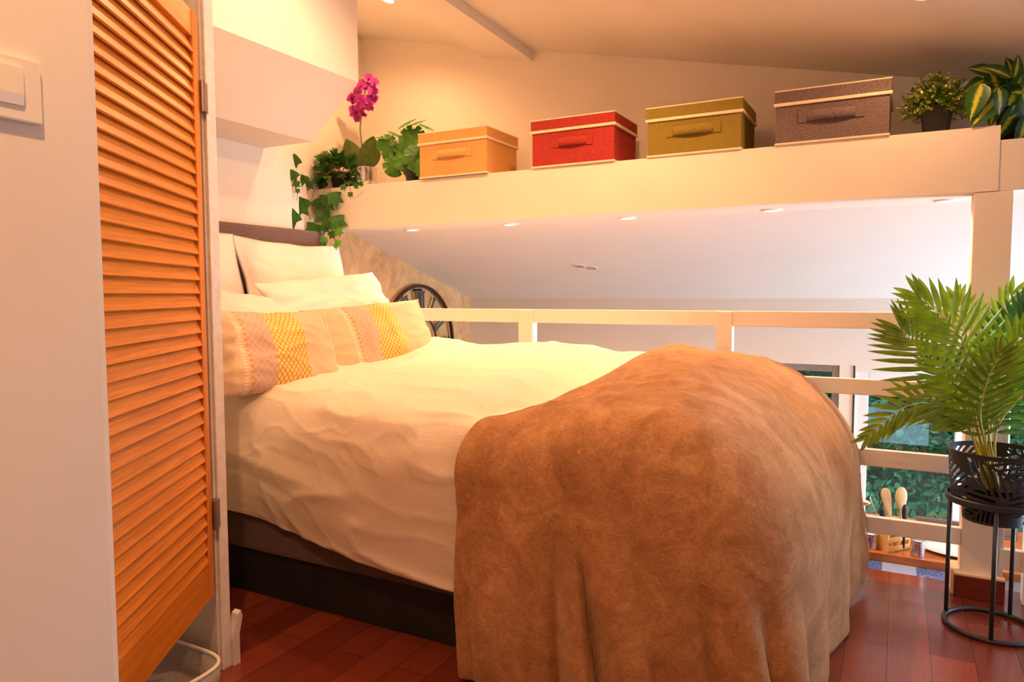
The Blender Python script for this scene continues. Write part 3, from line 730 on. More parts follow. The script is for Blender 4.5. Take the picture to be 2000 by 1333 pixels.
# ================================================================== PLANTS
def frame_from(t, up=Vector((0, 0, 1))):
    t = Vector(t).normalized(); s = t.cross(up)
    if s.length < 1e-3: s = t.cross(Vector((1, 0, 0)))
    s.normalize(); n = s.cross(t); return s, t, n
def add_leaf(mb, base, direc, length, width, up=Vector((0, 0, 1)), curl=.3, fold=.15, n=8, shape='lens', thick=0):
    s, t, nn = frame_from(direc, up); base = Vector(base)
    vs = []; uv = []
    for i in range(n+1):
        k = i/n
        if shape == 'lens': wd = math.sin(PI*k**.85)**.8
        elif shape == 'heart': wd = (math.sin(PI*min(1, k*1.02+.0)**.62))**.75 if k > 0 else .12
        elif shape == 'petal': wd = math.sin(PI*(k*.86+.08))**.6
        else: wd = math.sin(PI*k)**.5
        if i == n: wd = .02
        a = curl*k*k
        c = base+t*(length*k*(1-.25*abs(curl)*k))-nn*(length*a*.6)
        for q in (-1, 0, 1):
            vs.append(c+s*(q*width/2*wd)+nn*(abs(q)*fold*width/2*wd)); uv.append(((q+1)/2, k))
    fs = [(i*3+j, i*3+j+1, i*3+j+4, i*3+j+3) for i in range(n) for j in (0, 1)]
    mb.add(vs, fs, uv)
def poly_leaf(mb, base, direc, size, radii, up=Vector((0, 0, 1)), cup=.15, stem=0):
    """fan leaf: radii = list of (angle from tip direction in deg, radius)"""
    s, t, nn = frame_from(direc, up); c = Vector(base)+t*size*.38
    vs = [c+nn*0]; uv = [(.5, .5)]
    for a, r in radii:
        a = math.radians(a); p = c+(t*math.cos(a)+s*math.sin(a))*size*r-nn*cup*size*r*r; vs.append(p); uv.append((.5+.5*math.sin(a)*r, .5+.5*math.cos(a)*r))
    n = len(radii); mb.add(vs, [(0, i+1, (i+1) % n+1) for i in range(n)], uv)
IVYR = [(0, .72), (22, .38), (52, .60), (82, .34), (118, .50), (150, .36), (180, .30), (210, .36), (242, .50), (278, .34), (308, .60), (338, .38)]
def mons_radii():
    out = []
    for i in range(72):
        a = i*5-180; r = .62-.12*math.cos(math.radians(a))*-1
        k = abs(a)
        if k > 165: r = .30
        for c in (50, 90, 130):
            if abs(k-c) < 3: r *= .68
        out.append((a, r))
    return sorted(out)
MONSR = mons_radii()
TOCAM = Vector((.5, -.85, -.1))
def rnd(a, b): return random.uniform(a, b)
def pot(name_mat, t, c, r0, r1, h, rim=.006, mat=None, soil=True):
    mb = MB().lathe([(0, 0), (r0, 0), (r0+(r1-r0)*.8, h*.8), (r0+(r1-r0)*.8+rim*.6, h*.8), (r1+rim*.6, h*.97), (r1+rim*.5, h), (r1-.003, h), (r1-.006, h*.88), (0, h*.86)], c, 36, cap=False)
    p = build('pot', mb, mat, t, smooth=False)
    for poly in p.data.polygons: poly.use_smooth = True
    if soil: build('soil', MB().lathe([(0, h*.885), (r1-.007, h*.88)], c, 24, cap=False), M_SOIL, t)
    return p
ZS = 1.8302
# ---- ivy
def spot(px, py, y):
    p = at(px, py, 'y', y)
    return p if p.x > XW+.03 else at(px, py, 'x', XW+.03)
def ivy():
    c = Vector((-2.985, 3.385, ZS)); t = thing('potted_ivy', c, 'trailing green ivy in a pot at the left end of the shelf', 'potted plant')
    pot('', t, c, .045, .062, .10, mat=M_BLACKPL)
    mb = MB(); ms = MB()
    random.seed(21)
    for i in range(170):
        a = rnd(0, 2*PI); e = rnd(-.75, 1.3); R = rnd(.065, .118)
        p = c+Vector((math.cos(a)*math.cos(e)*R*1.15, math.sin(a)*math.cos(e)*R*.95-.02, .10+math.sin(e)*R*.95))
        p.x = max(p.x, -3.07)
        if p.z < ZS+.015: p.z = ZS+.015+rnd(0, .04)
        d = (p-(c+Vector((0, 0, .06)))).normalized()+Vector((0, 0, -.45))+TOCAM*.15
        poly_leaf(mb, p, d, rnd(.04, .062), IVYR, up=(p-(c+Vector((0, 0, .05)))).normalized()+TOCAM*.7, cup=.25)
    for i in range(14):
        a = rnd(0, 2*PI); ms.tube([c+Vector((0, 0, .085)), c+Vector((math.cos(a)*.05, math.sin(a)*.05-.01, .17)), c+Vector((math.cos(a)*.105, math.sin(a)*.09-.01, .09))], .0016, 5)
    # trailing vines hang in front of the beam; (px, py) are sighted on a plane just before it
    vines = [[(620, 355), (600, 375), (615, 420), (607, 450), (600, 470)], [(640, 350), (632, 380), (628, 430), (634, 470), (628, 488)], [(648, 352), (644, 390), (648, 440), (655, 470), (658, 488)],
             [(600, 330), (588, 345), (582, 365), (580, 392)], [(660, 345), (680, 362), (686, 378)], [(626, 350), (606, 400), (604, 430)]]
    mb2 = MB()
    for vi, vn in enumerate(vines):
        y = 3.262-.012*vi
        pts = [c+Vector((0, -.03, .09)), at(vn[0][0], vn[0][1], 'y', 3.31)+Vector((0, 0, .02))]+[spot(px, py, y) for px, py in vn[1:]]
        ms.tube(catmull(pts, 20), .0013, 5)
    leaves = [(594, 400, 46, 200), (617, 399, 40, 150), (581, 427, 44, 225), (634, 388, 26, 190), (651, 385, 36, 170), (630, 420, 38, 175), (655, 432, 40, 165), (643, 402, 24, 180), (618, 449, 42, 200), (588, 467, 40, 230),
              (626, 478, 34, 180), (650, 484, 18, 180), (644, 458, 20, 150), (657, 452, 22, 160), (661, 474, 18, 190), (578, 342, 26, 210), (580, 358, 18, 190), (581, 372, 12, 180), (585, 316, 28, 230), (597, 350, 24, 200),
              (684, 379, 13, 180), (691, 366, 12, 120), (700, 362, 12, 110), (635, 468, 18, 200), (636, 445, 22, 190), (608, 360, 22, 200), (668, 365, 15, 160), (640, 435, 24, 170)]
    for i, (px, py, s_, ang) in enumerate(leaves):
        y = 3.255-rnd(0, .03); size = s_/F_PX*4.0; a = math.radians(ang-90)
        d = _r*math.sin(math.radians(ang-180))*-1+Vector((0, 0, -1))*abs(math.cos(math.radians(ang)))
        p = spot(px, py-s_*.35, y)
        tgt = mb2 if (py > 440 and i % 2) or py > 470 else mb
        poly_leaf(tgt, p, d, size*1.0, IVYR, up=TOCAM+Vector((rnd(-.4, .4), 0, rnd(-.1, .5))), cup=.12)
    build('leaves', mb, M_IVY, t); o = build('young_leaves', mb2, M_IVYL, t); o['label'] = 'bright green young leaves'
    build('vines', ms, M_VINE, t, smooth=True)
ivy()
# ---- orchid
def orchid():
    c = Vector((-2.755, 3.53, ZS)); c.y = 3.45; c.x = at(714, 340, 'y', 3.45).x; t = thing('potted_orchid', c, 'magenta orchid in a shiny silver pot on the shelf', 'potted plant')
    mb = MB().lathe([(0, 0), (.050, 0), (.062, .012), (.066, .06), (.069, .125), (.071, .128), (.066, .128), (.063, .11), (0, .108)], c, 40, cap=False)
    build('pot', mb, M_CHROME, t, smooth=True)
    build('soil', MB().lathe([(0, .112), (.063, .111)], c, 24, cap=False), M_SOIL, t)
    yy = 3.44
    mb = MB()
    for (dx, dy, ln, wd, dz) in ((-.060, -.02, .21, .125, .9), (.058, -.02, .21, .13, .9), (.02, .04, .13, .07, 1.0), (-.03, .05, .12, .07, 1.0)):
        b = c+Vector((dx*.5, dy*.5-.02, .11)); s0 = len(mb.v)
        add_leaf(mb, b, Vector((dx*6, dy*3, dz*1.0)), ln, wd, up=TOCAM*-1, curl=.12, fold=.1, n=10, shape='lens')
    build('leaf_rosette', mb, M_ORCHLEAF, t, smooth=True)
    stem = [c+Vector((0, 0, .12)), at(704, 260, 'y', yy), at(706, 228, 'y', yy), at(712, 190, 'y', yy), at(712, 165, 'y', yy), at(704, 158, 'y', yy-.01)]
    build('stem', MB().tube(catmull(stem, 24), .0055, 8, r2=.002), M_STEM, t, smooth=True)
    fl = [(720, 152, 20), (731, 160, 18), (706, 165, 22), (698, 180, 24), (728, 178, 22), (688, 192, 24), (703, 195, 24), (722, 196, 24), (715, 205, 26), (730, 192, 18), (695, 218, 30), (709, 220, 24), (726, 208, 20), (700, 208, 20), (697, 232, 16), (718, 170, 20), (733, 172, 14)]
    random.seed(5)
    for px, py, s_ in fl:
        p = at(px, py, 'y', yy-rnd(-.02, .035)); S = s_/F_PX*4.0*.62; mb = MB()
        rot = rnd(-.5, .5); f = (TOCAM+Vector((rnd(-.9, .9), rnd(-.2, .4), rnd(-.5, .3)))).normalized(); sx = f.cross(Vector((0, 0, 1))).normalized(); uz = sx.cross(f)
        for k, (an, ln, wd) in enumerate(((0, 1, .75), (72, 1.0, .95), (-72, 1.0, .95), (140, .95, .7), (-140, .95, .7))):
            a = math.radians(an)+rot; d = sx*math.sin(a)+uz*math.cos(a)+f*.25
            add_leaf(mb, p, d, S*ln, S*wd, up=f, curl=.35, fold=.12, n=5, shape='petal')
        fo = build('blossom', mb, M_ORCH, t, smooth=True)
        lip = MB(); add_leaf(lip, p+f*.004, uz*-1+f*.8, S*.5, S*.4, up=f, curl=-.4, fold=.4, n=4, shape='petal'); build('lip', lip, M_ORCHD, parent=fo, smooth=True)
        fo.children[0].data.transform(Matrix.Translation(-t.location))
M_ORCHD = simple('dark_magenta', (.25, .0, .15), .5)
orchid()
# ---- monstera
def monstera():
    c = at(806, 357, 'y', 3.37); c.z = ZS; c.y = 3.38; t = thing('potted_monstera', c, 'small monstera plant in a black pot beside the yellow box', 'potted plant')
    pot('', t, c, .040, .056, .10, mat=M_BLACKPL)
    mb = MB(); ms = MB(); random.seed(9)
    L = [(803, 268, 46, 190, 0), (768, 300, 34, 250, 0), (757, 283, 34, 280, 0), (792, 240, 34, 60, 1), (815, 238, 30, 70, 1), (832, 246, 26, 110, 1), (815, 305, 44, 170, 0), (770, 322, 36, 190, 0), (790, 285, 30, 200, 0), (826, 285, 30, 150, 0), (775, 262, 26, 300, 1), (805, 325, 34, 180, 0), (748, 268, 24, 280, 1), (822, 325, 30, 170, 0), (786, 310, 34, 200, 0)]
    for px, py, s_, ang, fl in L:
        y = c.y-rnd(-.01, .07); S = s_/F_PX*3.9*1.05; a = math.radians(ang)
        p = at(px, py, 'y', y); d = _r*math.sin(a)+Vector((0, 0, 1))*math.cos(a)+Vector((0, rnd(-.3, .2), 0))
        up = TOCAM+Vector((rnd(-.4, .4), 0, rnd(0, .5))) if not fl else Vector((rnd(-.2, .2), -.35, 1))
        base = p-d.normalized()*S*.45
        poly_leaf(mb, base, d, S, MONSR, up=up, cup=.25)
        ms.tube(catmull([c+Vector((0, 0, .085)), (c+Vector((0, 0, .1))).lerp(base, .5)+Vector((0, 0, .02)), base], 8), .0018, 5)
    build('leaves', mb, M_MONST, t); build('stems', ms, M_STEM, t, smooth=True)
monstera()
# ---- flowering shrub
def shrub():
    c = Vector((.112, 3.40, ZS)); c.x = at(1828, 250, 'y', 3.40).x; t = thing('potted_shrub', c, 'bushy plant with tiny pale yellow blossoms in a dark pot beside the grey box', 'potted plant')
    pot('', t, c, .044, .060, .112, mat=M_BLACKPL)
    mb = MB(); ms = MB(); mf = MB(); random.seed(3)
    top = c+Vector((0, 0, .10))
    for i in range(420):
        a = rnd(0, 2*PI); e = abs(random.gauss(.62, .55)); e = min(e, PI/2)
        R = rnd(.10, .158)*(1-.05*math.sin(e)); d = Vector((math.cos(a)*math.cos(e), math.sin(a)*math.cos(e), math.sin(e)))
        p = top+Vector((d.x*R*.98, d.y*R*.8, d.z*R*.95-.012*(1-d.z)*3))
        q = top.lerp(p, .5)+Vector((0, 0, .015)); ms.tube([top, q, p], .0009, 4)
        for k in range(9):
            b = q.lerp(p, rnd(0, 1)); dd = d+Vector((rnd(-1, 1), rnd(-1, 1), rnd(-.4, 1)))
            add_leaf(mb, b, dd, rnd(.014, .022), .0075, curl=.2, n=2)
        if random.random() < .62:
            for k in range(5):
                b = p+Vector((rnd(-.006, .006), rnd(-.006, .006), rnd(-.002, .008))); add_leaf(mf, b, Vector((rnd(-1, 1), rnd(-1, 1), .8)), .011, .008, n=2, shape='petal')
    build('foliage', mb, M_SHRUB, t); build('stems', ms, M_SHRUB, t); build('blossoms', mf, M_BLOSSOM, t)['label'] = 'tiny pale yellow blossoms'
shrub()
# ---- pothos
def pothos():
    c = at(1975, 240, 'y', 3.5); c.z = ZS-.055; c.y = 3.50; c.x = .40; t = thing('potted_pothos', c, 'variegated green and yellow pothos at the right end of the shelf', 'potted plant')
    pot('', t, c, .060, .082, .15, mat=M_BLACKPL)
    mb = MB(); ms = MB(); random.seed(4)
    L = [(1925, 215, 60, 222), (1945, 135, 50, 300), (1963, 160, 40, 165), (1905, 200, 56, 200), (1968, 245, 66, 205), (1990, 170, 60, 30), (1985, 140, 44, 60), (1950, 170, 46, 150), (1993, 200, 50, 185), (1998, 265, 56, 190), (1915, 135, 40, 290), (2015, 215, 50, 150), (2020, 150, 50, 40), (1975, 130, 40, 350), (1940, 225, 36, 190), (1900, 170, 40, 240), (1935, 190, 36, 215), (1978, 210, 44, 200), (2010, 180, 50, 90), (1925, 160, 34, 260), (1955, 200, 40, 170), (1990, 125, 40, 20)]
    for px, py, s_, ang in L:
        y = rnd(3.24, 3.42) if py > 180 else rnd(3.32, 3.5); S = s_/F_PX*3.2*1.15; a = math.radians(ang)
        p = at(px, py, 'y', y); d = _r*math.sin(a)+Vector((0, 0, 1))*math.cos(a); b = p-d*S*.5
        add_leaf(mb, b, d, S, S*.55, up=TOCAM+Vector((rnd(-.6, .6), rnd(-.2, .2), rnd(0, .8))), curl=.35, fold=.22, n=10, shape='heart')
        ms.tube(catmull([c+Vector((0, 0, .13)), (c+Vector((0, 0, .17))).lerp(b, .55)+Vector((0, 0, .03)), b], 10), .0016, 5)
    build('leaves', mb, M_POTHOS, t, smooth=True); build('stems', ms, M_STEM, t, smooth=True)
pothos()
# ================================================================== PLANT STAND, BASKET, PALM
pc = Vector((.322, 3.018, 0)); RR = .142
t = thing('plant_stand', pc, 'black metal plant stand with three thin legs and a ring foot', 'plant stand')
ring = lambda r, z, n=64: [pc+Vector((r*math.cos(2*PI*i/n), r*math.sin(2*PI*i/n), z)) for i in range(n)]
build('foot_ring', MB().tube(ring(RR, .009), .0085, 12, True), M_BLACK, t, smooth=True)
for px in (1852, 1941, 1978):
    best = None
    for i in range(720):
        a = 2*PI*i/720; p = pc+Vector((RR*math.cos(a), RR*math.sin(a), .25)); d = p-CAM; z = d.dot(_f); x = 1000+F_PX*d.dot(_r)/z
        key = abs(x-px)+(0 if (px != 1978) == (d.dot(_f) < (pc-CAM).dot(_f)+(.10 if px == 1852 else 0)) else 200)
        if best is None or key < best[0]: best = (key, a)
    a = best[1]; p = pc+Vector((RR*math.cos(a), RR*math.sin(a), 0))
    build('leg', MB().tube([p+Vector((0, 0, .009)), p+Vector((0, 0, .462))], .0072, 12), M_BLACK, t, smooth=True)
n = 64
build('tray_ring', MB().lathe([(.105, .458), (RR+.008, .458), (RR+.010, .462), (RR+.010, .478), (RR+.004, .482), (RR, .470), (.105, .468), (.105, .458)], pc, 64, cap=False), M_BLACK, t)
def basket():
    t = thing('planter_basket', pc+Vector((0, 0, .39)), 'black perforated metal planter with leaf cut-outs set in the plant stand', 'planter')
    r0, r1, z0, z1 = .098, .148, .395, .645; nu, nv = 340, 90
    def P(i, j):
        a = 2*PI*i/nu; k = j/nv; z = lerp(z0, z1, k)
        r = lerp(r0, .101, k/.28) if k < .28 else (.101+(.137-.101)*min(1, (k-.28)/.06) if k < .34 else lerp(.137, r1, (k-.34)/.66))
        return pc+Vector((r*math.cos(a), r*math.sin(a), z))
    vs = [P(i, j) for i in range(nu) for j in range(nv+1)]; fs = []
    leaves = []
    random.seed(8)
    for q in range(9):
        leaves.append((q/9+rnd(-.02, .02), .16+.62*((q*5) % 3)/2.0, rnd(-.9, .9)+(PI if q % 2 else 0)))
    for i in range(nu):
        for j in range(nv):
            u = (i+.5)/nu; v = (j+.5)/nv; hole = False
            if .03 < v < .94 and not (.27 < v < .36):
                d = min(leaves, key=lambda L: ((u-L[0]+.5) % 1-.5)**2*16+(v-L[1])**2)
                du = ((u-d[0]+.5) % 1-.5)*3.6; dv = v-d[1]; ca, sa = math.cos(d[2]), math.sin(d[2]); X_, Y_ = du*ca+dv*sa, -du*sa+dv*ca
                L_ = X_*1.0; s_ = (abs(Y_)*1.1+L_)*52
                if abs(Y_) > .020 and math.sin(s_) > -.05 and abs(Y_)+abs(L_)*.4 < .36: hole = True
            if not hole: fs.append((i*(nv+1)+j, ((i+1) % nu)*(nv+1)+j, ((i+1) % nu)*(nv+1)+j+1, i*(nv+1)+j+1))
    o = build('basket_wall', MB().add(vs, fs), M_BLACK, t); s = o.modifiers.new('s', 'SOLIDIFY'); s.thickness = .0015
    build('rim', MB().tube(ring(r1, z1, 72), .003, 8, True), M_BLACK, t, smooth=True)
    build('bottom', MB().lathe([(0, .0), (r0, .0), (r0, .004), (0, .004)], pc+Vector((0, 0, z0)), 48, cap=False), M_BLACK, t)
    p = thing('inner_pot', pc+Vector((0, 0, .40)), 'plain black plastic pot inside the perforated planter', 'pot')
    build('pot', MB().lathe([(0, .0), (.072, .0), (.098, .12), (.10, .12), (.094, .12), (.088, .10), (0, .10)], pc+Vector((0, 0, .40)), 40, cap=False), M_BLACKPL, p, smooth=True)
    build('soil', MB().lathe([(0, .102), (.089, .102)], pc+Vector((0, 0, .40)), 24, cap=False), M_SOIL, p)
basket()
def frond(t, pts, nl, ll, mat, droop=.25, spread=62, start=.22, wd=.013, up=Vector((0, -.35, 1)), seed=1, label=None):
    random.seed(seed); nl = int(nl*.66); ll *= 1.16; wd *= 1.5; P = catmull(pts, 40); mb = MB()
    o = MB().tube(P, .0048, 7, r2=.0012)
    fo = build('frond', o, M_PALMS, t, smooth=True)
    for i in range(nl):
        k = start+(1-start)*i/(nl-1); f = k*40; a = min(int(f), 39); p = P[a].lerp(P[a+1], f-a); tg = (P[min(a+1, 40)]-P[max(a-1, 0)]).normalized()
        s = tg.cross(up).normalized(); nn = s.cross(tg)
        sp = math.radians(lerp(spread+12, 18, ((k-start)/(1-start))**1.6)); L_ = ll*(.55+.75*math.sin(PI*min(1, .12+.80*(k-start)/(1-start))))*rnd(.93, 1.06)
        for sg in (-1, 1):
            d = tg*math.cos(sp)+s*sg*math.sin(sp)+nn*rnd(.02, .14)
            add_leaf(mb, p, d, L_, wd, up=nn, curl=droop+rnd(-.05, .08), fold=.35, n=6)
    lo = build('leaflets', mb, mat, t, parent=fo)
    if label: fo['label'] = label
    return fo
def palm():
    b = pc+Vector((-.012, 0, .502)); t = thing('palm_plant', b, 'leafy green palm plant standing in the black perforated planter', 'potted plant')
    def q(*L): return [b+Vector((rnd(-.02, .02), rnd(-.02, .02), 0))]+[at(px, py, 'y', y) for px, py, y in L]
    random.seed(2)
    frond(t, q((1900, 850, 3.0), (1840, 795, 2.95), (1770, 795, 2.90), (1700, 850, 2.87)), 26, .085, M_PALMD, .35, 50, .30, .012, seed=3, up=Vector((.45, -1, .5)))
    frond(t, q((1895, 840, 2.99), (1850, 765, 2.93), (1800, 690, 2.88), (1765, 650, 2.84)), 26, .150, M_PALMD, .25, 62, .28, .0125, seed=4, up=Vector((.4, -1, .3)))
    frond(t, q((1908, 830, 2.96), (1893, 730, 2.88), (1870, 650, 2.82), (1800, 585, 2.80)), 28, .125, M_PALM, .25, 62, .30, .014, seed=5, up=Vector((.3, -1, .2)))
    frond(t, q((1915, 840, 3.02), (1905, 740, 3.05), (1885, 650, 3.08), (1870, 590, 3.12)), 24, .10, M_PALM, .25, 58, .30, .012, seed=6, up=Vector((-.2, -1, .2)))
    frond(t, q((1935, 840, 3.03), (1955, 760, 3.05), (1980, 680, 3.05), (2002, 610, 3.04)), 26, .115, M_PALMB, .2, 62, .28, .014, seed=7, up=Vector((.2, -1, .2)))
    frond(t, q((1925, 835, 3.05), (1935, 740, 3.10), (1940, 660, 3.14), (1975, 580, 3.18)), 24, .11, M_PALM, .3, 55, .3, .012, seed=8, up=Vector((-.4, -1, .3)))
    frond(t, q((1945, 845, 3.02), (1990, 780, 3.02), (2040, 740, 3.0), (2090, 740, 2.98)), 22, .105, M_PALMB, .3, 60, .25, .013, seed=9, up=Vector((0, -.7, 1)))
    frond(t, q((1930, 830, 2.96), (1945, 770, 2.90), (1965, 700, 2.86), (2000, 650, 2.83)), 22, .10, M_PALM, .25, 55, .3, .013, seed=10, up=Vector((.3, -1, .2)))
    frond(t, q((1920, 850, 2.96), (1915, 800, 2.90), (1930, 740, 2.84), (1955, 690, 2.80)), 20, .085, M_PALMD, .25, 55, .25, .011, seed=11, up=Vector((.1, -1, .3)))
    frond(t, q((1905, 850, 3.08), (1880, 790, 3.14), (1850, 740, 3.18), (1820, 700, 3.2)), 20, .09, M_PALMB, .25, 55, .3, .012, seed=12, up=Vector((.1, -1, .3)))
    frond(t, q((1910, 845, 2.98), (1885, 780, 2.96), (1850, 700, 2.97), (1790, 640, 2.99)), 22, .10, M_PALM, .25, 55, .3, .012, seed=14, up=Vector((.3, -1, .4)))
palm()
# ================================================================== CLOCK
def clock():
    c = Vector((XW+.03, 4.30, .83)); R = .44
    t = thing('wall_clock', c, 'large round dark metal clock with roman numerals on the stone wall', 'clock')
    def band(r0, r1, d=.012, n=80):
        mb = MB(); vs = []
        for i in range(n):
            a = 2*PI*i/n
            for r, x in ((r0, 0), (r1, 0), (r1, d), (r0, d)): vs.append((c.x-.006+x, c.y+r*math.cos(a), c.z+r*math.sin(a)))
        return mb.add(vs, [(i*4+j, i*4+(j+1) % 4, ((i+1) % n)*4+(j+1) % 4, ((i+1) % n)*4+j) for i in range(n) for j in range(4)])
    M_CL = simple('dark_brown_iron', (.045, .026, .018), .5, metal=.4); M_NUM = simple('slate_grey_numerals', (.10, .10, .095), .55, metal=.3)
    build('outer_ring', band(R-.020, R, .02), M_CL, t); build('inner_ring', band(.21, .219, .012), M_CL, t)
    nums = ['XII', 'I', 'II', 'III', 'IV', 'V', 'VI', 'VII', 'VIII', 'IX', 'X', 'XI']
    for k, s in enumerate(nums):
        ang = PI/2-2*PI*k/12; mb = MB(); wds = {'I': .021, 'V': .06, 'X': .06}; tot = sum(wds[ch] for ch in s)+.009*(len(s)-1); x = -tot/2; h = .142
        def bar(xa, za, xb, zb, w=.016):
            dx, dz = xb-xa, zb-za; L_ = math.hypot(dx, dz); nx, nz_ = -dz/L_*w/2, dx/L_*w/2
            mb.prism([(xa-nx, za-nz_), (xb-nx, zb-nz_), (xb+nx, zb+nz_), (xa+nx, za+nz_)], 'x', 0, .006)
        for ch in s:
            w = wds[ch]
            if ch == 'I': bar(x+w/2, -h/2, x+w/2, h/2, .018)
            elif ch == 'V': bar(x+.008, h/2, x+w/2, -h/2, .018); bar(x+w-.008, h/2, x+w/2, -h/2, .010)
            else: bar(x+.008, h/2, x+w-.008, -h/2, .018); bar(x+w-.008, h/2, x+.008, -h/2, .010)
            x += w+.009
        tw = tot+.012; bar(-tw/2, h/2+.004, tw/2, h/2+.004, .014); bar(-tw/2, -h/2-.004, tw/2, -h/2-.004, .014)
        # the prism plane is (y, z); numerals stand radially
        rot = Matrix.Rotation(ang-PI/2, 4, 'X'); mb.xform(Matrix.Translation((c.x, c.y, c.z)) @ rot @ Matrix.Translation((0, 0, .312)))
        build('numeral', mb, M_NUM, t)
    sp = MB()
    for a in range(4):
        g = a*PI/2; ca, sa = math.cos(g), math.sin(g)
        build('spoke', MB().tube([(c.x, c.y+ca*.01, c.z+sa*.01), (c.x, c.y+ca*.42, c.z+sa*.42)], .003, 6), M_CL, t)
    for a, L_ in ((50, .12), (170, .16)):
        g = math.radians(a); build('hand', MB().tube([(c.x+.01, c.y, c.z), (c.x+.01, c.y+math.cos(g)*L_, c.z+math.sin(g)*L_)], .005, 6), M_CL, t)
    for s_ in (-1, 1): build('mounting_screw', MB().tube([(XW+.001, c.y+s_*.03, c.z+.402), (XW+.035, c.y+s_*.03, c.z+.402)], .007, 8), M_CL, t)
clock()
# ================================================================== SOFFIT VENT
def sof_z(y): return 1.585+(y-3.62)*(1.137-1.585)/(YW+.1-3.62)
def soffit_hit(px, py):
    d = _f+_r*((px-1000)/F_PX)-_u*((py-666.5)/F_PX); k = (1.137-1.585)/(YW+.1-3.62)
    tt = (1.585+k*(0-3.62)-CAM.z+k*CAM.y)/(d.z-k*d.y); return CAM+d*tt
p = soffit_hit(1143, 522); t = thing('air_vent', p, 'small pair of perforated round vents in the sloped soffit', 'vent')
tl = math.atan2(1.137-1.585, YW+.1-3.62)
for s_ in (-1, 1):
    mb = MB().lathe([(0, -.002), (.034, -.002), (.040, -.0045), (.044, 0)], n=28, cap=False).xform(Matrix.Rotation(tl, 4, 'X')); mb.xform(Matrix.Translation((s_*.034, s_*.02, s_*.02*math.tan(tl))))
    go = build('grille', mb, M_PLASTIC, parent=t, smooth=True)
    hb = MB()
    for i in range(5):
        for j in range(3): hb.merge(MB().lathe([(0, -.0038), (.004, -.0038), (.004, -.0028)], ((i-2)*.012, (j-1)*.014, 0), 8, cap=False))
    hb.xform(Matrix.Translation((s_*.034, s_*.02, s_*.02*math.tan(tl))) @ Matrix.Rotation(tl, 4, 'X')); build('holes', hb, M_HINGE, parent=go)
# ================================================================== KITCHEN COUNTER
struct('trim_10', MB().box((-1.6, YF+.001, ZL), (.235, 3.560, -.003)), M_TILE)
t = thing('kitchen_counter', (-.4, 3.85, ZL), 'glossy orange wooden kitchen counter below the railing under the windows', 'counter')
build('worktop', MB().box((-1.6, 3.561, -.004), (.95, 4.20, .034), .004), M_COUNTER, t)
build('cabinet', MB().box((-1.58, 3.60, ZL), (.93, 4.18, -.005), .004), M_TRIM, t)
ZC = .0345
def canister(px, py, label, s=1.0):
    p = at(px, py, 'z', ZC); t = thing('canister', p, label, 'canister', 'steel canisters on the counter')
    build('body', MB().lathe([(0, 0), (.028*s, 0), (.029*s, .003), (.029*s, .060*s), (.026*s, .062*s), (0, .062*s)], p, 28, cap=False), M_CHROME, t, smooth=False)
    build('lid', MB().lathe([(0, .063*s), (.0285*s, .063*s), (.0285*s, .071*s), (.026*s, .073*s), (0, .074*s)], p, 28, cap=False), M_CHROME, t)
canister(1793, 1086, 'steel canister between the utensil crate and the white platter', 1.0)
canister(1701, 1071, 'steel canister left of the utensil crate beside the blanket', .98)
# utensil crate
c0 = at(1734, 1082, 'z', ZC); ang = D(40)
ex = (at(1782, 1072, 'z', ZC)-c0); ex.z = 0; ex = ex.normalized()*.142; ey = (at(1711, 1071, 'z', ZC)-c0); ey.z = 0; ey = ey.normalized()*.085
uc = c0+ex*.5+ey*.5
t = thing('utensil_crate', uc, 'slatted bamboo crate holding kitchen utensils on the counter', 'utensil holder')
M_ = Matrix((ex.normalized(), ey.normalized(), Vector((0, 0, 1)))).transposed().to_4x4(); M_.translation = c0
w_, d_, h_ = ex.length, ey.length, .125; mb = MB()
for a, b in (((0, 0, 0), (w_, d_, .006)), ((0, .006, .006), (.007, d_, h_)), ((w_-.007, .006, .006), (w_, d_, h_)), ((.007, d_-.006, .006), (w_-.007, d_, h_)),
             ((0, 0, 0), (w_, .006, .026)), ((0, 0, .046), (w_, .006, .066)), ((0, 0, .095), (w_, .006, h_)), ((0, 0, .026), (.008, .006, .046)), ((w_-.008, 0, .026), (w_, .006, .046)), ((0, 0, .066), (.008, .006, .095)), ((w_-.008, 0, .066), (w_, .006, .095)),
             ((w_*.5-.004, 0, .026), (w_*.5+.004, .006, .095))):
    mb.box(a, b)
build('slatted_box', mb.xform(M_), M_CRATE, t)
def utensil(name, label, cat, foot, top, head, mat, prof):
    foot, top = Vector(foot), Vector(top); t = thing(name, foot, label, cat, 'utensils in the crate')
    d = (top-foot); L_ = d.length; d.normalize(); s = (_r-d*_r.dot(d)).normalized(); n_ = d.cross(s)
    mb = MB(); N = len(prof); vs = []
    for k, w, th in prof:
        cpt = foot+d*L_*k
        for i in range(12):
            g = 2*PI*i/12; vs.append(cpt+s*math.cos(g)*w/2+n_*math.sin(g)*th/2)
    mb.add(vs, [(i*12+j, i*12+(j+1) % 12, (i+1)*12+(j+1) % 12, (i+1)*12+j) for i in range(N-1) for j in range(12)]+[tuple(range(12))[::-1], tuple(range((N-1)*12, N*12))])
    build('body' if name != 'ladle' else 'handle', mb, mat, t, smooth=True); return t, s, n_
cx = uc.y
def U(px, py, y): return at(px, py, 'y', y)
bz = Vector((0, 0, .045+ZC*0))
utensil('wooden_spatula', 'pale wooden spatula with a slanted head standing in the utensil crate', 'spatula', uc+Vector((.012, -.01, .012)), U(1728, 954, uc.y-.005), 0, M_SPOON,
        [(0, .014, .010), (.45, .016, .010), (.55, .020, .009), (.68, .036, .007), (.82, .044, .006), (.93, .044, .005), (.98, .030, .004), (1, .012, .003)])
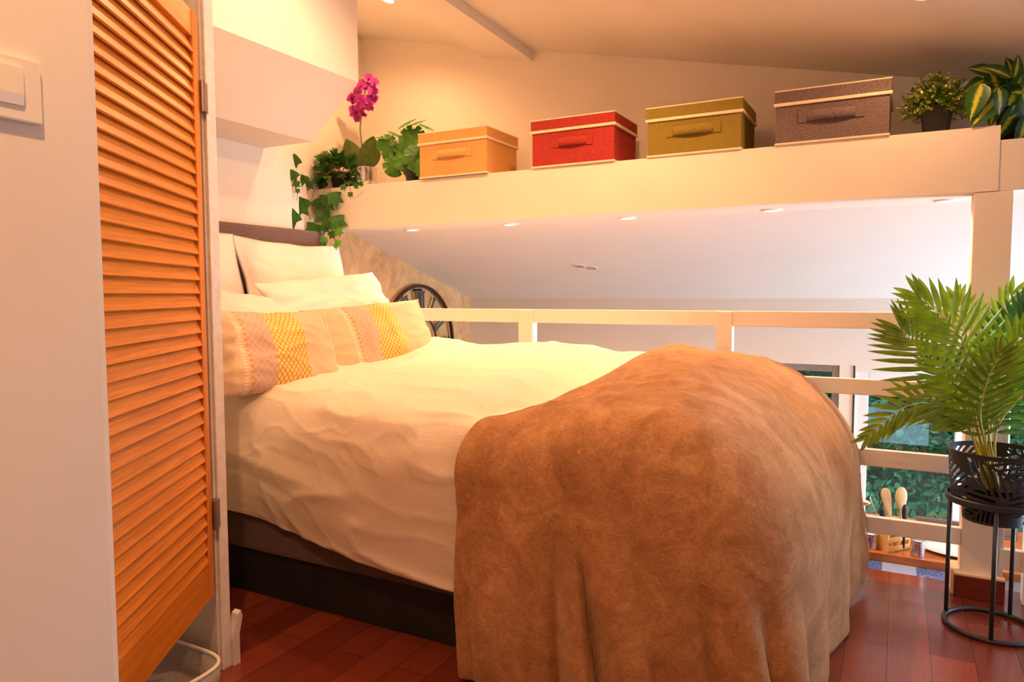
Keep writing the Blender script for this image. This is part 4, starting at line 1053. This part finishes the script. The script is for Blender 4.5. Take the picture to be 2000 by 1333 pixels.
utensil('wooden_spoon', 'pale round wooden spoon standing in the utensil crate', 'spoon', uc+Vector((.03, -.0, .012)), U(1761, 952, uc.y+.01), 0, M_SPOON,
        [(0, .012, .010), (.5, .013, .010), (.60, .020, .009), (.70, .044, .009), (.82, .056, .010), (.92, .050, .008), (.98, .030, .006), (1, .008, .003)])
utensil('black_utensil', 'black plastic kitchen utensil right of the wooden spoon in the crate', 'utensil', uc+Vector((.045, -.008, .012)), U(1768, 986, uc.y-.02), 0, M_BLACKPL,
        [(0, .012, .010), (.6, .012, .010), (.72, .026, .012), (.88, .030, .012), (.97, .020, .010), (1, .006, .004)])
utensil('black_utensil', 'black slotted utensil left of the wooden spatula in the crate', 'utensil', uc+Vector((-.012, .0, .012)), U(1722, 994, uc.y+.01), 0, M_BLACKPL,
        [(0, .010, .008), (.65, .010, .008), (.74, .028, .008), (.92, .032, .008), (1, .010, .004)])
t, s, n_ = utensil('ladle', 'steel ladle leaning left out of the utensil crate', 'ladle', uc+Vector((-.02, .012, .012)), U(1699, 972, uc.y+.0), 0, M_CHROME, [(0, .007, .004), (.6, .007, .004), (1, .006, .004)])
p = U(1691, 980, uc.y+.0)
mb = MB().lathe([(0, -.020), (.012, -.018), (.021, -.009), (.024, 0), (.022, 0), (.018, -.009), (.010, -.015), (0, -.017)], p, 20, cap=False); build('bowl', mb, M_CHROME, t, smooth=True)
# platter
def platter():
    p = at(1845, 1078, 'z', ZC); p = Vector((.295, 3.74, ZC)); t = thing('white_platter', p, 'large oval white platter on the counter behind the white post', 'platter')
    prof = [(0, 0), (.55, 0), (.8, .006), (1, .016), (.99, .019), (.78, .010), (.5, .005), (0, .005)]; mb = MB(); n = 56; vs = []
    for i in range(n):
        a = 2*PI*i/n
        for r, z in prof: vs.append(p+Vector((.185*r*math.cos(a), .13*r*math.sin(a), z)))
    k = len(prof); mb.add(vs, [(i*k+j, ((i+1) % n)*k+j, ((i+1) % n)*k+j+1, i*k+j+1) for i in range(n) for j in range(k-1)]); build('dish', mb, M_PORC, t, smooth=True)
platter()
# roasting tray on the counter back edge
p0 = U(1788, 1012, 4.02); t = thing('metal_tray', (p0.x+.12, 4.0, ZC), 'grey metal tray leaning upright behind the utensils below the window', 'tray')
mb = MB().box((p0.x, 4.05, ZC), (p0.x+.42, 4.058, p0.z), .002); mb.box((p0.x, 4.035, ZC), (p0.x+.42, 4.05, ZC+.012)); mb.box((p0.x, 4.035, p0.z-.012), (p0.x+.42, 4.05, p0.z)); mb.box((p0.x, 4.035, ZC+.012), (p0.x+.012, 4.05, p0.z-.012)); mb.box((p0.x+.408, 4.035, ZC+.012), (p0.x+.42, 4.05, p0.z-.012))
build('pan', mb, M_STEEL_TRAY, t)
# ================================================================== GARDEN OUTSIDE
tag(build('lawn', MB().box((-9, 6.7, -1.36), (12, 18, -1.21)), M_GRASS), kind='structure')
tag(build('terrace_ground', MB().box((-8, YW+.2, -1.35), (12, 6.7, -1.2)).box((XR+.15, -6, -1.35), (12, YW+.2, -1.2)), M_TERR), kind='structure')
def bush_mesh(seed, R=(1.2, .9, 1.3), n=9000, ls=.12):
    random.seed(seed); mb = MB()
    for i in range(n):
        a = rnd(0, 2*PI); e = rnd(-.6, 1.5); k = rnd(.55, 1.0)+.12*nz(math.cos(a)*2, math.sin(a)*2, e*2+seed)
        d = Vector((math.cos(a)*math.cos(e), math.sin(a)*math.cos(e), math.sin(e)))
        p = Vector((d.x*R[0]*k, d.y*R[1]*k, d.z*R[2]*k+R[2]*.9))
        dd = d+Vector((rnd(-1, 1), rnd(-1, 1), rnd(-1, .6)))
        s = ls*rnd(.6, 1.3); sa, ta, na = frame_from(dd, Vector((rnd(-1, 1), rnd(-1, 1), 1)))
        mb.add([p, p+ta*s*.5+sa*s*.28, p+ta*s, p+ta*s*.5-sa*s*.28], [(0, 1, 2, 3)])
    return mb
GB = 'garden bushes beyond the windows'
first = {}
for i, (x, y, s, k, lb) in enumerate(((-2.1, 7.7, .85, 0, 'green garden bush seen through the window beside the blanket'), (.25, 7.6, .82, 1, 'blue green garden bush straight behind the utensils'), (2.6, 7.7, .88, 0, 'bright green garden bush behind the plant stand'),
                             (1.4, 9.9, .88, 1, 'dark garden bush in the back row behind the palm'), (-1.2, 9.9, .88, 1, 'dark garden bush in the back row left of the utensils'), (5.2, 7.9, .9, 0, 'bright green garden bush furthest right'), (4.1, 9.95, .88, 0, 'green garden bush in the back row on the right'))):
    if k not in first:
        t = thing('garden_bush', (x, y, -1.2), lb, 'bush', GB)
        build('foliage', bush_mesh(31+k), (M_HEDGE, M_HEDGE2)[k], t, local=True)
        build('trunk', MB().tube([(0, 0, 0), (.03, .02, .7), (-.02, 0, 1.5)], .06, 8, r2=.03), M_BARK, t, local=True); first[k] = t
    else: t = copy_tree(first[k]); t.location = (x, y, -1.2); t['label'] = lb
    t.scale = (s, s, s); t.rotation_euler.z = i*1.1

def hedge():
    t = thing('garden_hedge', (0, 11.6, -1.2), 'tall dark green hedge closing the garden at the back', 'hedge'); random.seed(77)
    x0, x1, y0, y1, h = -8, 9, 11.2, 12.2, 5.4; mb = MB().box((x0+.2, y0+.25, -1.2), (x1-.2, y1, h-1.5))
    for i in range(15000):
        p = Vector((rnd(x0, x1), y0+.3*nz(i*.01, 2)+rnd(-.05, .35), rnd(-1.15, h-1.2))); sz = rnd(.12, .26)
        sa, ta, na = frame_from(Vector((rnd(-1, 1), rnd(-1, .2), rnd(-1, .5))), Vector((rnd(-1, 1), rnd(-1, 1), 1)))
        mb.add([p, p+ta*sz*.5+sa*sz*.28, p+ta*sz, p+ta*sz*.5-sa*sz*.28], [(0, 1, 2, 3)])
    build('foliage', mb, M_HEDGE2, t)
hedge()
